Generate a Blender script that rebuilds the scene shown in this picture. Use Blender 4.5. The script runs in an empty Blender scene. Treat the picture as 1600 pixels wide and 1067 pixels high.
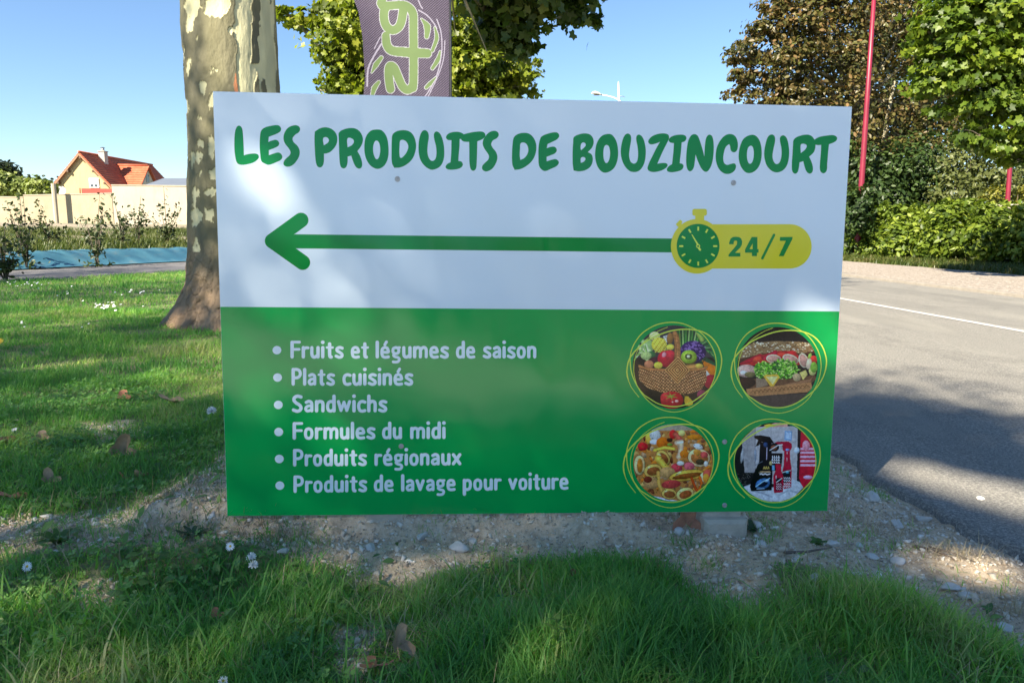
import bpy, math, random
import numpy as np
from mathutils import Matrix, Vector
from mathutils.geometry import delaunay_2d_cdt

S = bpy.context.scene
C = S.collection
R = math.radians
rng = np.random.default_rng(7)
random.seed(7)

# ------------------------------------------------------------------ camera
F_PX, PITCH, ROLL, CAM_H = 1090.0, R(9.1), R(0.6), 1.0
_F = np.array([0, math.cos(PITCH), -math.sin(PITCH)])
_U0 = np.array([0, math.sin(PITCH), math.cos(PITCH)])
_R0 = np.array([1.0, 0, 0])
_U = _U0 * math.cos(ROLL) - _R0 * math.sin(ROLL)
_R = _R0 * math.cos(ROLL) + _U0 * math.sin(ROLL)
CAM = np.array([0, 0, CAM_H])
cd = bpy.data.cameras.new('camera')
cd.sensor_width = 36
cd.lens = F_PX / 1600 * 36
cd.clip_start = 0.05
cd.clip_end = 3000
cam = bpy.data.objects.new('camera', cd)
C.objects.link(cam)
cam.matrix_world = Matrix(((_R[0], _U[0], -_F[0], 0), (_R[1], _U[1], -_F[1], 0), (_R[2], _U[2], -_F[2], CAM_H), (0, 0, 0, 1)))
S.camera = cam

# ------------------------------------------------------------------ light
SUN_EL = R(37)
SUN_DIR = np.array([-0.66, -0.75])            # horizontal direction towards the sun
SUN_DIR = SUN_DIR / np.linalg.norm(SUN_DIR)
w = bpy.data.worlds.new('World')
S.world = w
w.use_nodes = True
nt = w.node_tree
bg = nt.nodes['Background']
sky = nt.nodes.new('ShaderNodeTexSky')
sky.sky_type = 'NISHITA'
sky.sun_disc = False
sky.sun_elevation = SUN_EL
sky.sun_rotation = math.atan2(SUN_DIR[0], SUN_DIR[1])
sky.air_density = 1.0
sky.dust_density = 0.0
sky.ozone_density = 5.0
nt.links.new(sky.outputs[0], bg.inputs[0])
bg.inputs[1].default_value = 0.058
sl = bpy.data.lights.new('sun', 'SUN')
sl.energy = 4.9
sl.angle = R(0.53)
sl.color = (1.0, 0.89, 0.72)
sun = bpy.data.objects.new('sun', sl)
C.objects.link(sun)
sd = Vector((SUN_DIR[0] * math.cos(SUN_EL), SUN_DIR[1] * math.cos(SUN_EL), math.sin(SUN_EL)))
sun.rotation_euler = sd.to_track_quat('Z', 'Y').to_euler()
S.view_settings.view_transform = 'Standard'
S.view_settings.look = 'None'
S.view_settings.gamma = 1
S.view_settings.use_curve_mapping = False
S.view_settings.exposure = 1.84
S.render.engine = 'CYCLES'
S.cycles.max_bounces = 6
S.cycles.transparent_max_bounces = 4

# ------------------------------------------------------------------ helpers
def ray(x, y):
    d = _F * F_PX + _R * (x - 800) + _U * (533.5 - y)
    return d / np.linalg.norm(d)
def G(x, y, z=0.0):
    d = ray(x, y); return CAM + d * ((z - CAM_H) / d[2])
def at(x, y, Y):
    d = ray(x, y); return CAM + d * (Y / d[1])
def proj(P):
    P = np.asarray(P, float) - CAM
    dz = P @ _F
    return 800 + F_PX * (P @ _R) / dz, 533.5 - F_PX * (P @ _U) / dz

def lin(c):
    c = np.asarray(c, float) / 255.0
    return np.where(c <= 0.04045, c / 12.92, ((c + 0.055) / 1.055) ** 2.4)

class Noise2:
    def __init__(s, seed, n=64):
        s.g = np.random.default_rng(seed).random((n, n)); s.n = n
    def __call__(s, x, y):
        x = np.asarray(x, float); y = np.asarray(y, float)
        xi = np.floor(x).astype(int); yi = np.floor(y).astype(int)
        fx = x - xi; fy = y - yi
        fx = fx * fx * (3 - 2 * fx); fy = fy * fy * (3 - 2 * fy)
        n = s.n; a = s.g[xi % n, yi % n]; b = s.g[(xi + 1) % n, yi % n]
        c = s.g[xi % n, (yi + 1) % n]; d = s.g[(xi + 1) % n, (yi + 1) % n]
        return (a * (1 - fx) + b * fx) * (1 - fy) + (c * (1 - fx) + d * fx) * fy
def fbm(x, y, seed=1, octs=4):
    t = 0; a = 0.5; s = 0
    for i in range(octs):
        t = t + a * Noise2(seed + i * 13)(np.asarray(x) * 2 ** i + 7.3 * i, np.asarray(y) * 2 ** i + 3.1 * i); s += a; a *= 0.5
    return t / s

def mesh(name, V, faces=None, mat=None, parent=None, smooth=False, quads=None, tris=None, attrs=None, colors=None):
    V = np.asarray(V, np.float32)
    me = bpy.data.meshes.new(name)
    if faces is not None:
        me.from_pydata(V.tolist(), [], faces)
    else:
        arrs = []; tot = []
        if quads is not None and len(quads): arrs.append(np.asarray(quads, np.int32).ravel()); tot.append(np.full(len(quads), 4, np.int32))
        if tris is not None and len(tris): arrs.append(np.asarray(tris, np.int32).ravel()); tot.append(np.full(len(tris), 3, np.int32))
        L = np.concatenate(arrs); T = np.concatenate(tot)
        me.vertices.add(len(V)); me.vertices.foreach_set('co', V.ravel())
        me.loops.add(len(L)); me.loops.foreach_set('vertex_index', L)
        me.polygons.add(len(T))
        st = np.zeros(len(T), np.int32); st[1:] = np.cumsum(T)[:-1]
        me.polygons.foreach_set('loop_start', st); me.polygons.foreach_set('loop_total', T)
    if smooth:
        me.polygons.foreach_set('use_smooth', np.ones(len(me.polygons), bool))
    if attrs:
        for k, v in attrs.items():
            a = me.attributes.new(k, 'FLOAT', 'POINT'); a.data.foreach_set('value', np.asarray(v, np.float32).ravel())
    if colors is not None:
        a = me.color_attributes.new('col', 'FLOAT_COLOR', 'POINT')
        cc = np.ones((len(V), 4), np.float32); cc[:, :3] = colors; a.data.foreach_set('color', cc.ravel())
    me.update(calc_edges=True)
    me.validate()
    if mat: me.materials.append(mat)
    o = bpy.data.objects.new(name, me)
    C.objects.link(o)
    if parent is not None: o.parent = parent
    return o

def tag(o, label=None, cat=None, group=None, kind=None):
    if label: o['label'] = label
    if cat: o['category'] = cat
    if group: o['group'] = group
    if kind: o['kind'] = kind
    return o
def empty(name, loc=(0, 0, 0), rz=0):
    o = bpy.data.objects.new(name, None); C.objects.link(o)
    o.location = [float(v) for v in loc]; o.rotation_euler = (0, 0, rz); o.empty_display_size = 0.2
    return o

class MB:
    """collects boxes, tubes and polygons for one mesh"""
    def __init__(s): s.V = []; s.F = []
    def add(s, V, F):
        n = len(s.V); s.V += [tuple(map(float, v)) for v in V]; s.F += [tuple(i + n for i in f) for f in F]; return s
    def box(s, a, b, M=None, bev=0.0):
        x0, y0, z0 = a; x1, y1, z1 = b
        if bev <= 0:
            V = [(x, y, z) for z in (z0, z1) for y in (y0, y1) for x in (x0, x1)]
            F = [(0, 2, 3, 1), (4, 5, 7, 6), (0, 1, 5, 4), (2, 6, 7, 3), (0, 4, 6, 2), (1, 3, 7, 5)]
        else:
            V = []
            for z, i in ((z0, bev), (z0 + bev, 0), (z1 - bev, 0), (z1, bev)):
                V += [(x0 + i, y0 + i, z), (x1 - i, y0 + i, z), (x1 - i, y1 - i, z), (x0 + i, y1 - i, z)]
            F = [(3, 2, 1, 0), (12, 13, 14, 15)]
            for k in range(3):
                for j in range(4):
                    F.append((4 * k + j, 4 * k + (j + 1) % 4, 4 * k + 4 + (j + 1) % 4, 4 * k + 4 + j))
        if M is not None: V = [tuple(M @ Vector(v)) for v in V]
        return s.add(V, F)
    def tube(s, pts, rad, seg=8, cap=True):
        pts = [Vector([float(c) for c in p]) for p in pts]; V = []; F = []
        n = len(pts)
        if not hasattr(rad, '__len__'): rad = [rad] * n
        for i, p in enumerate(pts):
            t = (pts[min(i + 1, n - 1)] - pts[max(i - 1, 0)]).normalized()
            up = Vector((0, 0, 1)) if abs(t.z) < 0.95 else Vector((1, 0, 0))
            a = t.cross(up).normalized(); b = a.cross(t)
            for k in range(seg):
                an = 2 * math.pi * k / seg
                V.append(p + (a * math.cos(an) + b * math.sin(an)) * rad[i])
        for i in range(n - 1):
            for k in range(seg):
                F.append((i * seg + k, i * seg + (k + 1) % seg, (i + 1) * seg + (k + 1) % seg, (i + 1) * seg + k))
        if cap:
            F.append(tuple(range(seg - 1, -1, -1))); F.append(tuple((n - 1) * seg + k for k in range(seg)))
        return s.add(V, F)
    def build(s, name, mat, parent=None, smooth=False):
        return mesh(name, s.V, s.F, mat, parent, smooth)

def ico(sub=1):
    import bmesh
    bm = bmesh.new(); bmesh.ops.create_icosphere(bm, subdivisions=sub, radius=1)
    V = np.array([v.co[:] for v in bm.verts]); F = np.array([[v.index for v in f.verts] for f in bm.faces]); bm.free()
    return V, F

def scatter(name, tv, tq, tt, P, M, scale, mat, parent=None, rnd=None, smooth=False, extra=None):
    """many copies of a small template joined into one mesh: P (N,3), M (N,3,3), scale (N,) or (N,3)"""
    N = len(P); k = len(tv)
    scale = np.asarray(scale, float)
    if scale.ndim == 1: scale = scale[:, None] * np.ones((1, 3))
    loc = tv[None] * scale[:, None, :]
    V = np.einsum('nij,nkj->nki', M, loc) + P[:, None, :]
    off = (np.arange(N) * k)[:, None, None]
    q = (np.asarray(tq, np.int64)[None] + off).reshape(-1, 4) if tq is not None and len(tq) else None
    t = (np.asarray(tt, np.int64)[None] + off).reshape(-1, 3) if tt is not None and len(tt) else None
    if rnd is None: rnd = rng.random(N)
    at_ = {'rnd': np.repeat(rnd, k), 'tip': np.tile(tv[:, 1] / max(1e-6, tv[:, 1].max()), N)}
    return mesh(name, V.reshape(-1, 3), None, mat, parent, smooth, quads=q, tris=t, attrs=at_)

def frames(n, spin=None):
    """rotation matrices whose z axis is n, with a random spin"""
    n = n / np.linalg.norm(n, axis=1, keepdims=True)
    r = rng.normal(size=n.shape) if spin is None else spin
    t = r - n * np.sum(r * n, 1, keepdims=True); t /= np.linalg.norm(t, axis=1, keepdims=True)
    b = np.cross(n, t)
    return np.stack([t, b, n], axis=2)

# ------------------------------------------------------------------ materials
def newmat(name):
    m = bpy.data.materials.new(name); m.use_nodes = True
    return m, m.node_tree, m.node_tree.nodes['Principled BSDF']
def N(nt, t, **kw):
    n = nt.nodes.new(t)
    for k, v in kw.items():
        if k in n.inputs: n.inputs[k].default_value = v
        else: setattr(n, k, v)
    return n
def ramp(nt, stops, fac, interp='LINEAR'):
    n = nt.nodes.new('ShaderNodeValToRGB'); e = n.color_ramp.elements; n.color_ramp.interpolation = interp
    while len(e) < len(stops): e.new(0.5)
    for i, (p, c) in enumerate(stops): e[i].position = p; e[i].color = (*[float(v) for v in c], 1)
    nt.links.new(fac, n.inputs[0]); return n.outputs[0]
def noise(nt, scale, detail=4, rough=0.55, vec=None, stretch=None):
    if vec is None: vec = nt.nodes.new('ShaderNodeTexCoord').outputs['Object']
    if stretch:
        mp = N(nt, 'ShaderNodeMapping'); mp.inputs['Scale'].default_value = stretch
        nt.links.new(vec, mp.inputs[0]); vec = mp.outputs[0]
    n = N(nt, 'ShaderNodeTexNoise', Scale=scale, Detail=detail, Roughness=rough)
    nt.links.new(vec, n.inputs['Vector']); return n.outputs['Fac']
def mixc(nt, fac, a, b, mode='MIX'):
    n = nt.nodes.new('ShaderNodeMix'); n.data_type = 'RGBA'; n.blend_type = mode
    for i, v in ((0, fac), (6, a), (7, b)):
        if hasattr(v, 'links') or hasattr(v, 'is_linked'): nt.links.new(v, n.inputs[i])
        else: n.inputs[i].default_value = v if i == 0 else (*[float(c) for c in v], 1)
    return n.outputs[2]
def math_(nt, op, a, b=0.0, c=None):
    n = nt.nodes.new('ShaderNodeMath'); n.operation = op
    for i, v in enumerate((a, b) if c is None else (a, b, c)):
        if hasattr(v, 'is_linked'): nt.links.new(v, n.inputs[i])
        else: n.inputs[i].default_value = v
    return n.outputs[0]
def bump(nt, h, bs, strength=0.3, dist=0.01):
    b = N(nt, 'ShaderNodeBump', Strength=strength, Distance=dist)
    nt.links.new(h, b.inputs['Height']); nt.links.new(b.outputs[0], bs.inputs['Normal']); return b
def attr(nt, name):
    a = nt.nodes.new('ShaderNodeAttribute'); a.attribute_name = name; return a

def simple(name, col, rough=0.7, var=0.15, scale=8, bmp=0.2, bd=0.01, metal=0.0, stretch=None):
    m, nt, bs = newmat(name)
    col = np.asarray(col, float)
    f = noise(nt, scale, 5, stretch=stretch)
    cb_ = ramp(nt, [(0.25, col * (1 - var)), (0.75, np.minimum(col * (1 + var), 1))], f)
    if 'wall' in name or 'render' in name:
        cb_ = mixc(nt, ramp(nt, [(0.5, (0, 0, 0)), (0.75, (0.5, 0.5, 0.5))], noise(nt, 0.9, 6, 0.7, stretch=(2.5, 1, 0.5))), cb_, col * 0.62)
    nt.links.new(cb_, bs.inputs['Base Color'])
    bs.inputs['Roughness'].default_value = rough; bs.inputs['Metallic'].default_value = metal
    if bmp: bump(nt, noise(nt, scale * 6, 3), bs, bmp, bd)
    return m

def leafmat(name, cols, trans=0.35, rough=0.45, tr_tint=(1.25, 1.35, 0.5)):
    m, nt, bs = newmat(name)
    a = attr(nt, 'rnd').outputs['Fac']
    n = len(cols)
    c = ramp(nt, [((i + 0.5) / n, cols[i]) for i in range(n)], a)
    c = mixc(nt, math_(nt, 'MULTIPLY', noise(nt, 1.2, 2), 0.5), c, mixc(nt, 1.0, c, (0.72, 0.8, 0.7), 'MULTIPLY'))
    nt.links.new(c, bs.inputs['Base Color']); bs.inputs['Roughness'].default_value = rough
    bs.inputs['Specular IOR Level'].default_value = 0.35
    t = nt.nodes.new('ShaderNodeBsdfTranslucent')
    nt.links.new(mixc(nt, 1.0, c, tr_tint, 'MULTIPLY'), t.inputs[0])
    mx = nt.nodes.new('ShaderNodeMixShader'); mx.inputs[0].default_value = trans
    nt.links.new(bs.outputs[0], mx.inputs[1]); nt.links.new(t.outputs[0], mx.inputs[2])
    nt.links.new(mx.outputs[0], nt.nodes['Material Output'].inputs[0])
    return m

# ------------------------------------------------------------------ layout
LN0 = np.array([-10.75, 14.65]); LN1 = np.array([-9.14, 18.91])       # foot of the blue sheeting
LD = (LN1 - LN0) / np.linalg.norm(LN1 - LN0)
def bank_d(x, y):           # distance beyond (left of) the foot line
    return -((x - LN0[0]) * LD[1] - (y - LN0[1]) * LD[0])
def sstep(t): t = np.clip(t, 0, 1); return t * t * (3 - 2 * t)
RD = np.array([-0.0847, 0.9964]); RN = np.array([0.9964, 0.0847])     # road direction, and across it to the right
def perp(x, y): return x * RN[0] + y * RN[1]
P_LINE, P_KERB, P_GRASS = 5.62, 9.06, 14.5

def poly_mask(px, py, poly):
    inside = np.zeros(np.shape(px), bool); n = len(poly); j = n - 1
    for i in range(n):
        xi, yi = poly[i]; xj, yj = poly[j]
        c = ((yi > py) != (yj > py)) & (px < (xj - xi) * (py - yi) / (yj - yi + 1e-12) + xi)
        inside ^= c; j = i
    return inside

def pts(s): return [tuple(float(v) for v in q.split(',')) for q in s.split()]
SOIL = [tuple(G(x, y)[:2]) for x, y in pts('-60,822 40,802 140,806 230,790 300,752 335,705 360,672 700,655 1290,655 1320,712 1345,735 1420,780 1480,812 1540,848 1600,890 1700,960 1780,1060 1700,1067 1610,1015 1520,968 1420,930 1320,905 1240,893 1225,935 1170,938 1120,912 1060,882 960,872 860,872 740,878 640,905 560,900 500,880 400,862 300,858 200,858 100,852 -60,850')]
BARE = [[tuple(G(x, y)[:2]) for x, y in pts(s)] for s in ('130,660 230,655 235,690 160,695', '60,915 150,905 200,940 100,960', '560,985 640,985 640,1067 560,1067')]
EDGE = np.array([G(x, y)[:2] for x, y in pts('1290,700 1315,712 1345,735 1420,779 1480,808 1540,840 1600,868 1680,915 1790,985')])
def road_edge_x(y):
    ys = EDGE[::-1, 1]; xs = EDGE[::-1, 0]
    e = np.interp(y, ys, xs)
    far = xs[-1] + (y - ys[-1]) * RD[0] / RD[1]; near = xs[0] + (y - ys[0]) * RD[0] / RD[1]
    e = np.where(y > ys[-1], far, np.where(y < ys[0], near, e))
    return e + (fbm(y * 4, y * 0 + 2.2, 5) - 0.5) * 0.16

def soil_w(x, y):
    n = (fbm(x * 3.5, y * 3.5, 21, 4) - 0.5); n2 = (fbm(x * 3.5 + 9, y * 3.5 + 4, 33, 4) - 0.5)
    xx = x + n * 0.3; yy = y + n2 * 0.22
    m = np.zeros(np.shape(x))
    for dx, dy in ((0, 0), (0.035, 0), (-0.035, 0), (0, 0.035), (0, -0.035)):
        m = m + poly_mask(xx + dx, yy + dy, SOIL) * 0.2
    for b in BARE: m = np.maximum(m, poly_mask(xx, yy, b) * 0.8)
    s = (x > road_edge_x(y) - 0.42) & (y < 2.6)
    s2 = (x > road_edge_x(y) - 0.25) & (y >= 2.6)
    return np.maximum(m, np.where(s | s2, 1.0, 0))

def ground_z(x, y):
    x = np.asarray(x, float); y = np.asarray(y, float)
    d = bank_d(x, y)
    z = 0.34 * sstep(d / 0.75) + 0.75 * np.clip((d - 0.75) / 19, 0, 1)
    z = z * sstep((y - 6) / 5)
    near = sstep((9 - np.hypot(x, y - 2)) / 5)
    z = z + near * ((fbm(x * 5, y * 5, 3, 3) - 0.5) * 0.045 + (fbm(x * 22, y * 22, 8, 2) - 0.5) * 0.014)
    z = z + 0.068 * sstep((y - 2.12) / 0.1) * sstep((3.0 - y) / 0.5) * sstep((0.5 - x) / 0.15) * sstep((x + 1.4) / 0.3) * (0.75 + 0.5 * fbm(x * 9, y * 9, 17, 2))
    # the verge rises a little towards the left corner of the board, and sinks below the road
    z = z + 0.03 * np.exp(-((x + 1.0) ** 2 + (y - 2.2) ** 2) / 0.15)
    e = x - road_edge_x(y)
    z = np.where((e > 0.12) & (perp(x, y) < P_KERB + 0.2), -0.06, z - 0.025 * sstep((e + 0.3) / 0.4) * (perp(x, y) < P_KERB))
    z = np.where(perp(x, y) >= P_KERB + 0.2, 0.05, z)
    return z

# ------------------------------------------------------------------ ground sheet
def axis(fine0, fine1, step, lo, hi, grow=1.12):
    a = list(np.arange(fine0, fine1, step)); s = step
    while a[-1] < hi: s *= grow; a.append(a[-1] + s)
    b = []; s = step; v = fine0
    while v > lo: s *= grow; v -= s; b.append(v)
    return np.array(b[::-1] + a)
ax = axis(-1.9, 2.3, 0.0125, -900, 900, 1.05); ay = axis(1.25, 3.6, 0.0125, -400, 1500, 1.03)
gx, gy = np.meshgrid(ax, ay)
gz = ground_z(gx, gy)
sw = soil_w(gx, gy) * (gy < 12)
D_ = bank_d(gx, gy)
bankd = np.where(D_ > 0.7, np.clip(fbm(gx * 0.35, gy * 0.35, 55, 4) * 1.9 - 0.55 + 0.35 * (D_ > 12), 0, 1), 0)
nx = len(ax)
ii = (np.arange(len(ay) - 1)[:, None] * nx + np.arange(nx - 1)[None]).ravel()
gq = np.stack([ii, ii + 1, ii + nx + 1, ii + nx], 1)
m, nt, bs = newmat('ground')
soilf = attr(nt, 'soil').outputs['Fac']
soilc = ramp(nt, [(0.2, (0.38, 0.25, 0.13)), (0.4, (0.62, 0.46, 0.28)), (0.56, (0.76, 0.62, 0.42)), (0.7, (0.86, 0.78, 0.62))], noise(nt, 45, 6, 0.7))
soilc = mixc(nt, math_(nt, 'MULTIPLY', noise(nt, 7, 4), 0.8), soilc, (0.56, 0.43, 0.30))
soilc = mixc(nt, ramp(nt, [(0.5, (0, 0, 0)), (0.62, (0.55, 0.55, 0.55))], noise(nt, 14, 5, 0.7)), soilc, (0.26, 0.19, 0.125))
grassc = ramp(nt, [(0.3, (0.14, 0.17, 0.06)), (0.7, (0.26, 0.26, 0.12))], noise(nt, 9, 5, 0.7))
bankc = ramp(nt, [(0.3, (0.0532, 0.076, 0.01672)), (0.7, (0.0912, 0.1064, 0.0266))], noise(nt, 3, 5, 0.7))
sandc = ramp(nt, [(0.3, (0.228, 0.1824, 0.1216)), (0.7, (0.3496, 0.2964, 0.2128))], noise(nt, 4, 5, 0.7))
far = attr(nt, 'far').outputs['Fac']
c = mixc(nt, soilf, grassc, soilc)
c2 = mixc(nt, attr(nt, 'sand').outputs['Fac'], bankc, sandc)
nt.links.new(mixc(nt, far, c, c2), bs.inputs['Base Color']); bs.inputs['Roughness'].default_value = 0.95
bump(nt, noise(nt, 60, 6, 0.75), bs, 0.9, 0.012)
ground = mesh('ground', np.stack([gx, gy, gz], 2).reshape(-1, 3), None, m, None, True, quads=gq,
              attrs={'soil': sw.ravel(), 'sand': bankd.ravel(), 'far': ((D_ > 0.5) | (gy > 20)).astype(float).ravel()})
tag(ground, kind='structure')

# ------------------------------------------------------------------ road, marking, kerb, gravel path
m_asph, nt, bs = newmat('asphalt')
f1 = noise(nt, 95, 5, 0.85); f2 = noise(nt, 0.8, 4, 0.6)
cc = ramp(nt, [(0.36, (0.0648, 0.06336, 0.0576)), (0.5, (0.1944, 0.1872, 0.1656)), (0.62, (0.4464, 0.4176, 0.36))], f1)
cc = mixc(nt, math_(nt, 'MULTIPLY', f2, 0.45), cc, (0.2304, 0.2196, 0.1872))
cr = ramp(nt, [(0.47, (0, 0, 0)), (0.5, (1, 1, 1)), (0.53, (0, 0, 0))], noise(nt, 0.55, 3, 0.5))
vo = N(nt, 'ShaderNodeTexVoronoi', Scale=260); nt.links.new(nt.nodes.new('ShaderNodeTexCoord').outputs['Object'], vo.inputs['Vector'])
cc = mixc(nt, math_(nt, 'MULTIPLY', cr, 0.18), cc, (0.06, 0.057, 0.05))
pt_ = ramp(nt, [(0.52, (0, 0, 0)), (0.56, (0.35, 0.35, 0.35))], noise(nt, 0.35, 5, 0.65, stretch=(1.6, 0.5, 1)))
cc = mixc(nt, pt_, cc, (0.30, 0.285, 0.24))
tr_k = ramp(nt, [(0.40, (0.28, 0.28, 0.28)), (0.5, (0, 0, 0))], noise(nt, 1.1, 4, 0.6, stretch=(1.0, 0.12, 1)))
cc = mixc(nt, tr_k, cc, (0.10, 0.097, 0.09))
nt.links.new(cc, bs.inputs['Base Color']); bs.inputs['Roughness'].default_value = 0.85
bump(nt, vo.outputs['Distance'], bs, 0.7, 0.006)
ys = np.concatenate([np.arange(-40, 1, 2.0), np.arange(1, 4.2, 0.02), np.arange(4.2, 30, 0.5), np.arange(30, 400, 10.0)])
V = []; F = []
for y in ys:
    e = float(road_edge_x(y))
    xk = (P_KERB - y * RN[1]) / RN[0]
    V += [(e, y, -0.06), (e + 0.015, y, 0.002), (e + 0.06, y, 0.008)] + [(e + 0.06 + (xk - e - 0.06) * t, y, 0.008 + 0.05 * math.sin(math.pi * t)) for t in (0.25, 0.5, 0.75, 1.0)]
for i in range(len(ys) - 1):
    for j in range(6): F.append((i * 7 + j, i * 7 + j + 1, (i + 1) * 7 + j + 1, (i + 1) * 7 + j))
tag(mesh('road', V, F, m_asph, None, True), kind='structure')
def road_z(x, y):
    e = road_edge_x(y) + 0.06; xk = (P_KERB - y * RN[1]) / RN[0]; t = (x - e) / (xk - e)
    k = np.array([0, .25, .5, .75, 1.0]); return 0.008 + 0.05 * np.interp(t, k, np.sin(np.pi * k))
m_line, nt, bs = newmat('worn_white_paint')
nt.links.new(ramp(nt, [(0.34, (0.1216, 0.1178, 0.1102)), (0.42, (0.4712, 0.456, 0.418)), (0.8, (0.57, 0.5548, 0.5168))], noise(nt, 25, 6, 0.7)), bs.inputs['Base Color'])
bs.inputs['Roughness'].default_value = 0.7
V = []; F = []
yl = np.concatenate([np.arange(-40, 30, 0.5), np.arange(30, 400, 10.0)])
for y in yl:
    for w_ in (-0.06, 0.06):
        x = (P_LINE + w_ - y * RN[1]) / RN[0]; V.append((x, y, float(road_z(x, y)) + 0.005))
for i in range(len(yl) - 1): F.append((2 * i, 2 * i + 1, 2 * i + 3, 2 * i + 2))
tag(mesh('road_marking', V, F, m_line), kind='structure')
m_kerb = simple('kerb_concrete', (0.222, 0.1998, 0.1665), 0.9, 0.2, 6, 0.4, 0.004)
kerb = empty('kerb', (P_KERB * RN[0], P_KERB * RN[1], 0)); tag(kerb, 'low pale concrete kerb along the far side of the road', 'kerb')
kb = MB().box((0, 0, -0.08), (0.16, 0.985, 0.062), bev=0.008)
k0 = kb.build('kerb_stone', m_kerb, kerb)
kz = math.atan2(-RD[0], RD[1])
for i in range(-2, 42):
    o = k0 if i == -2 else bpy.data.objects.new('kerb_stone', k0.data)
    if i != -2: C.objects.link(o); o.parent = kerb
    o.location = (RD[0] * i, RD[1] * i, random.uniform(-0.004, 0.004)); o.rotation_euler = (0, 0, kz)
m_grav, nt, bs = newmat('pale_gravel')
v1 = N(nt, 'ShaderNodeTexVoronoi', Scale=28); nt.links.new(nt.nodes.new('ShaderNodeTexCoord').outputs['Object'], v1.inputs['Vector'])
cc = ramp(nt, [(0.1, (0.1444, 0.1178, 0.0912)), (0.5, (0.2888, 0.2508, 0.2052)), (0.9, (0.4408, 0.4028, 0.3496))], math_(nt, 'MULTIPLY', v1.outputs['Color'], 1.0))
cc = mixc(nt, math_(nt, 'MULTIPLY', noise(nt, 1.5, 4), 0.5), cc, (0.21, 0.17, 0.13))
nt.links.new(cc, bs.inputs['Base Color']); bs.inputs['Roughness'].default_value = 0.95
bump(nt, v1.outputs['Distance'], bs, 0.6, 0.02)
V = []; F = []
yl = np.concatenate([np.arange(-40, 8, 4.0), np.arange(8, 40, 0.35), np.arange(40, 300, 10.0)])
for i, y in enumerate(yl):
    pe = P_GRASS - 1.1 + 0.35 * (float(fbm(y * 0.7, 0.3, 44)) - 0.5) * 2
    for p_ in (P_KERB + 0.16, (P_KERB + pe) / 2, pe):
        V.append(((p_ - y * RN[1]) / RN[0], y, 0.058))
for i in range(len(yl) - 1):
    for j in range(2): F.append((3 * i + j, 3 * i + j + 1, 3 * i + 4 + j, 3 * i + 3 + j))
tag(mesh('gravel_path', V, F, m_grav), kind='structure')

# ------------------------------------------------------------------ footpath and blue sheeting on the left
def along(t, d, z): p = LN0 + LD * t + np.array([-LD[1], LD[0]]) * d; return (p[0], p[1], z)
m_path = simple('footpath_asphalt', (0.1258, 0.1221, 0.1221), 0.9, 0.3, 1.3, 0.5, 0.006)
V = []; F = []
ts = np.arange(-14, 60, 0.4)
for t in ts:
    wob = (float(fbm(t * 0.8, 1.1, 61)) - 0.5) * 0.25
    V += [along(t, -2.78 + wob, 0.0), along(t, -2.68 + wob, 0.03), along(t, -1.3, 0.045), along(t, -0.02, 0.03)]
for i in range(len(ts) - 1):
    for j in range(3): F.append((4 * i + j, 4 * i + j + 1, 4 * i + 5 + j, 4 * i + 4 + j))
tag(mesh('footpath', V, F, m_path), kind='structure')
m_tarp, nt, bs = newmat('blue_woven_sheeting')
cc = ramp(nt, [(0.3, (0.032, 0.115, 0.175)), (0.7, (0.07, 0.19, 0.25))], noise(nt, 2.5, 4))
cc = mixc(nt, ramp(nt, [(0.55, (0, 0, 0)), (0.72, (0.5, 0.5, 0.5))], noise(nt, 1.7, 5, 0.7, stretch=(1, 1, 4))), cc, (0.20, 0.19, 0.15))
nt.links.new(cc, bs.inputs['Base Color']); bs.inputs['Roughness'].default_value = 0.38
V = []; F = []
ts = np.arange(-12, 45, 0.08); ds = np.linspace(0.0, 0.82, 14)
for t in ts:
    for d in ds:
        d2 = d
        p = along(t, d2, 0); z = float(ground_z(p[0], p[1]))
        wr = 0.035 * (float(fbm(t * 2.2, d * 3, 71, 3)) - 0.4) + 0.012 * math.sin(t * 9 + 4 * d)
        V.append((p[0], p[1], max(z, 0.0) + 0.055 + max(wr, -0.01) * sstep(d / 0.2)))
n = len(ds)
for i in range(len(ts) - 1):
    for j in range(n - 1): F.append((n * i + j, n * i + j + 1, n * (i + 1) + j + 1, n * (i + 1) + j))
tag(mesh('ground_sheeting', V, F, m_tarp, None, True), 'wrinkled blue plastic sheeting covering the bank beside the footpath', 'plastic sheet')

# ================================================================== the sign board
SO = Vector((-0.9218, 2.1526, 0.07)); SH = Vector((0.99848895, 0.0548583, -0.00322372)); SV = Vector((0.00037434, 0.05187186, 0.99865368)); SN = SH.cross(SV)
SW, SHT = 2.008, 1.3388
sO = np.array(SO); sn = np.array(SN); sh = np.array(SH); sv = np.array(SV)
def sg(x, y):                      # the spot on the board seen at a point of the photograph
    d = ray(x, y); t = ((sO - CAM) @ sn) / (d @ sn); p = CAM + d * t - sO
    return (float(p @ sh), float(p @ sv))
sign = empty('sign_board'); sign.matrix_world = Matrix(((SH[0], SV[0], SN[0], SO[0]), (SH[1], SV[1], SN[1], SO[1]), (SH[2], SV[2], SN[2], SO[2]), (0, 0, 0, 1)))
tag(sign, 'large white and green roadside sign board with a long arrow pointing left', 'sign')

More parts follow.
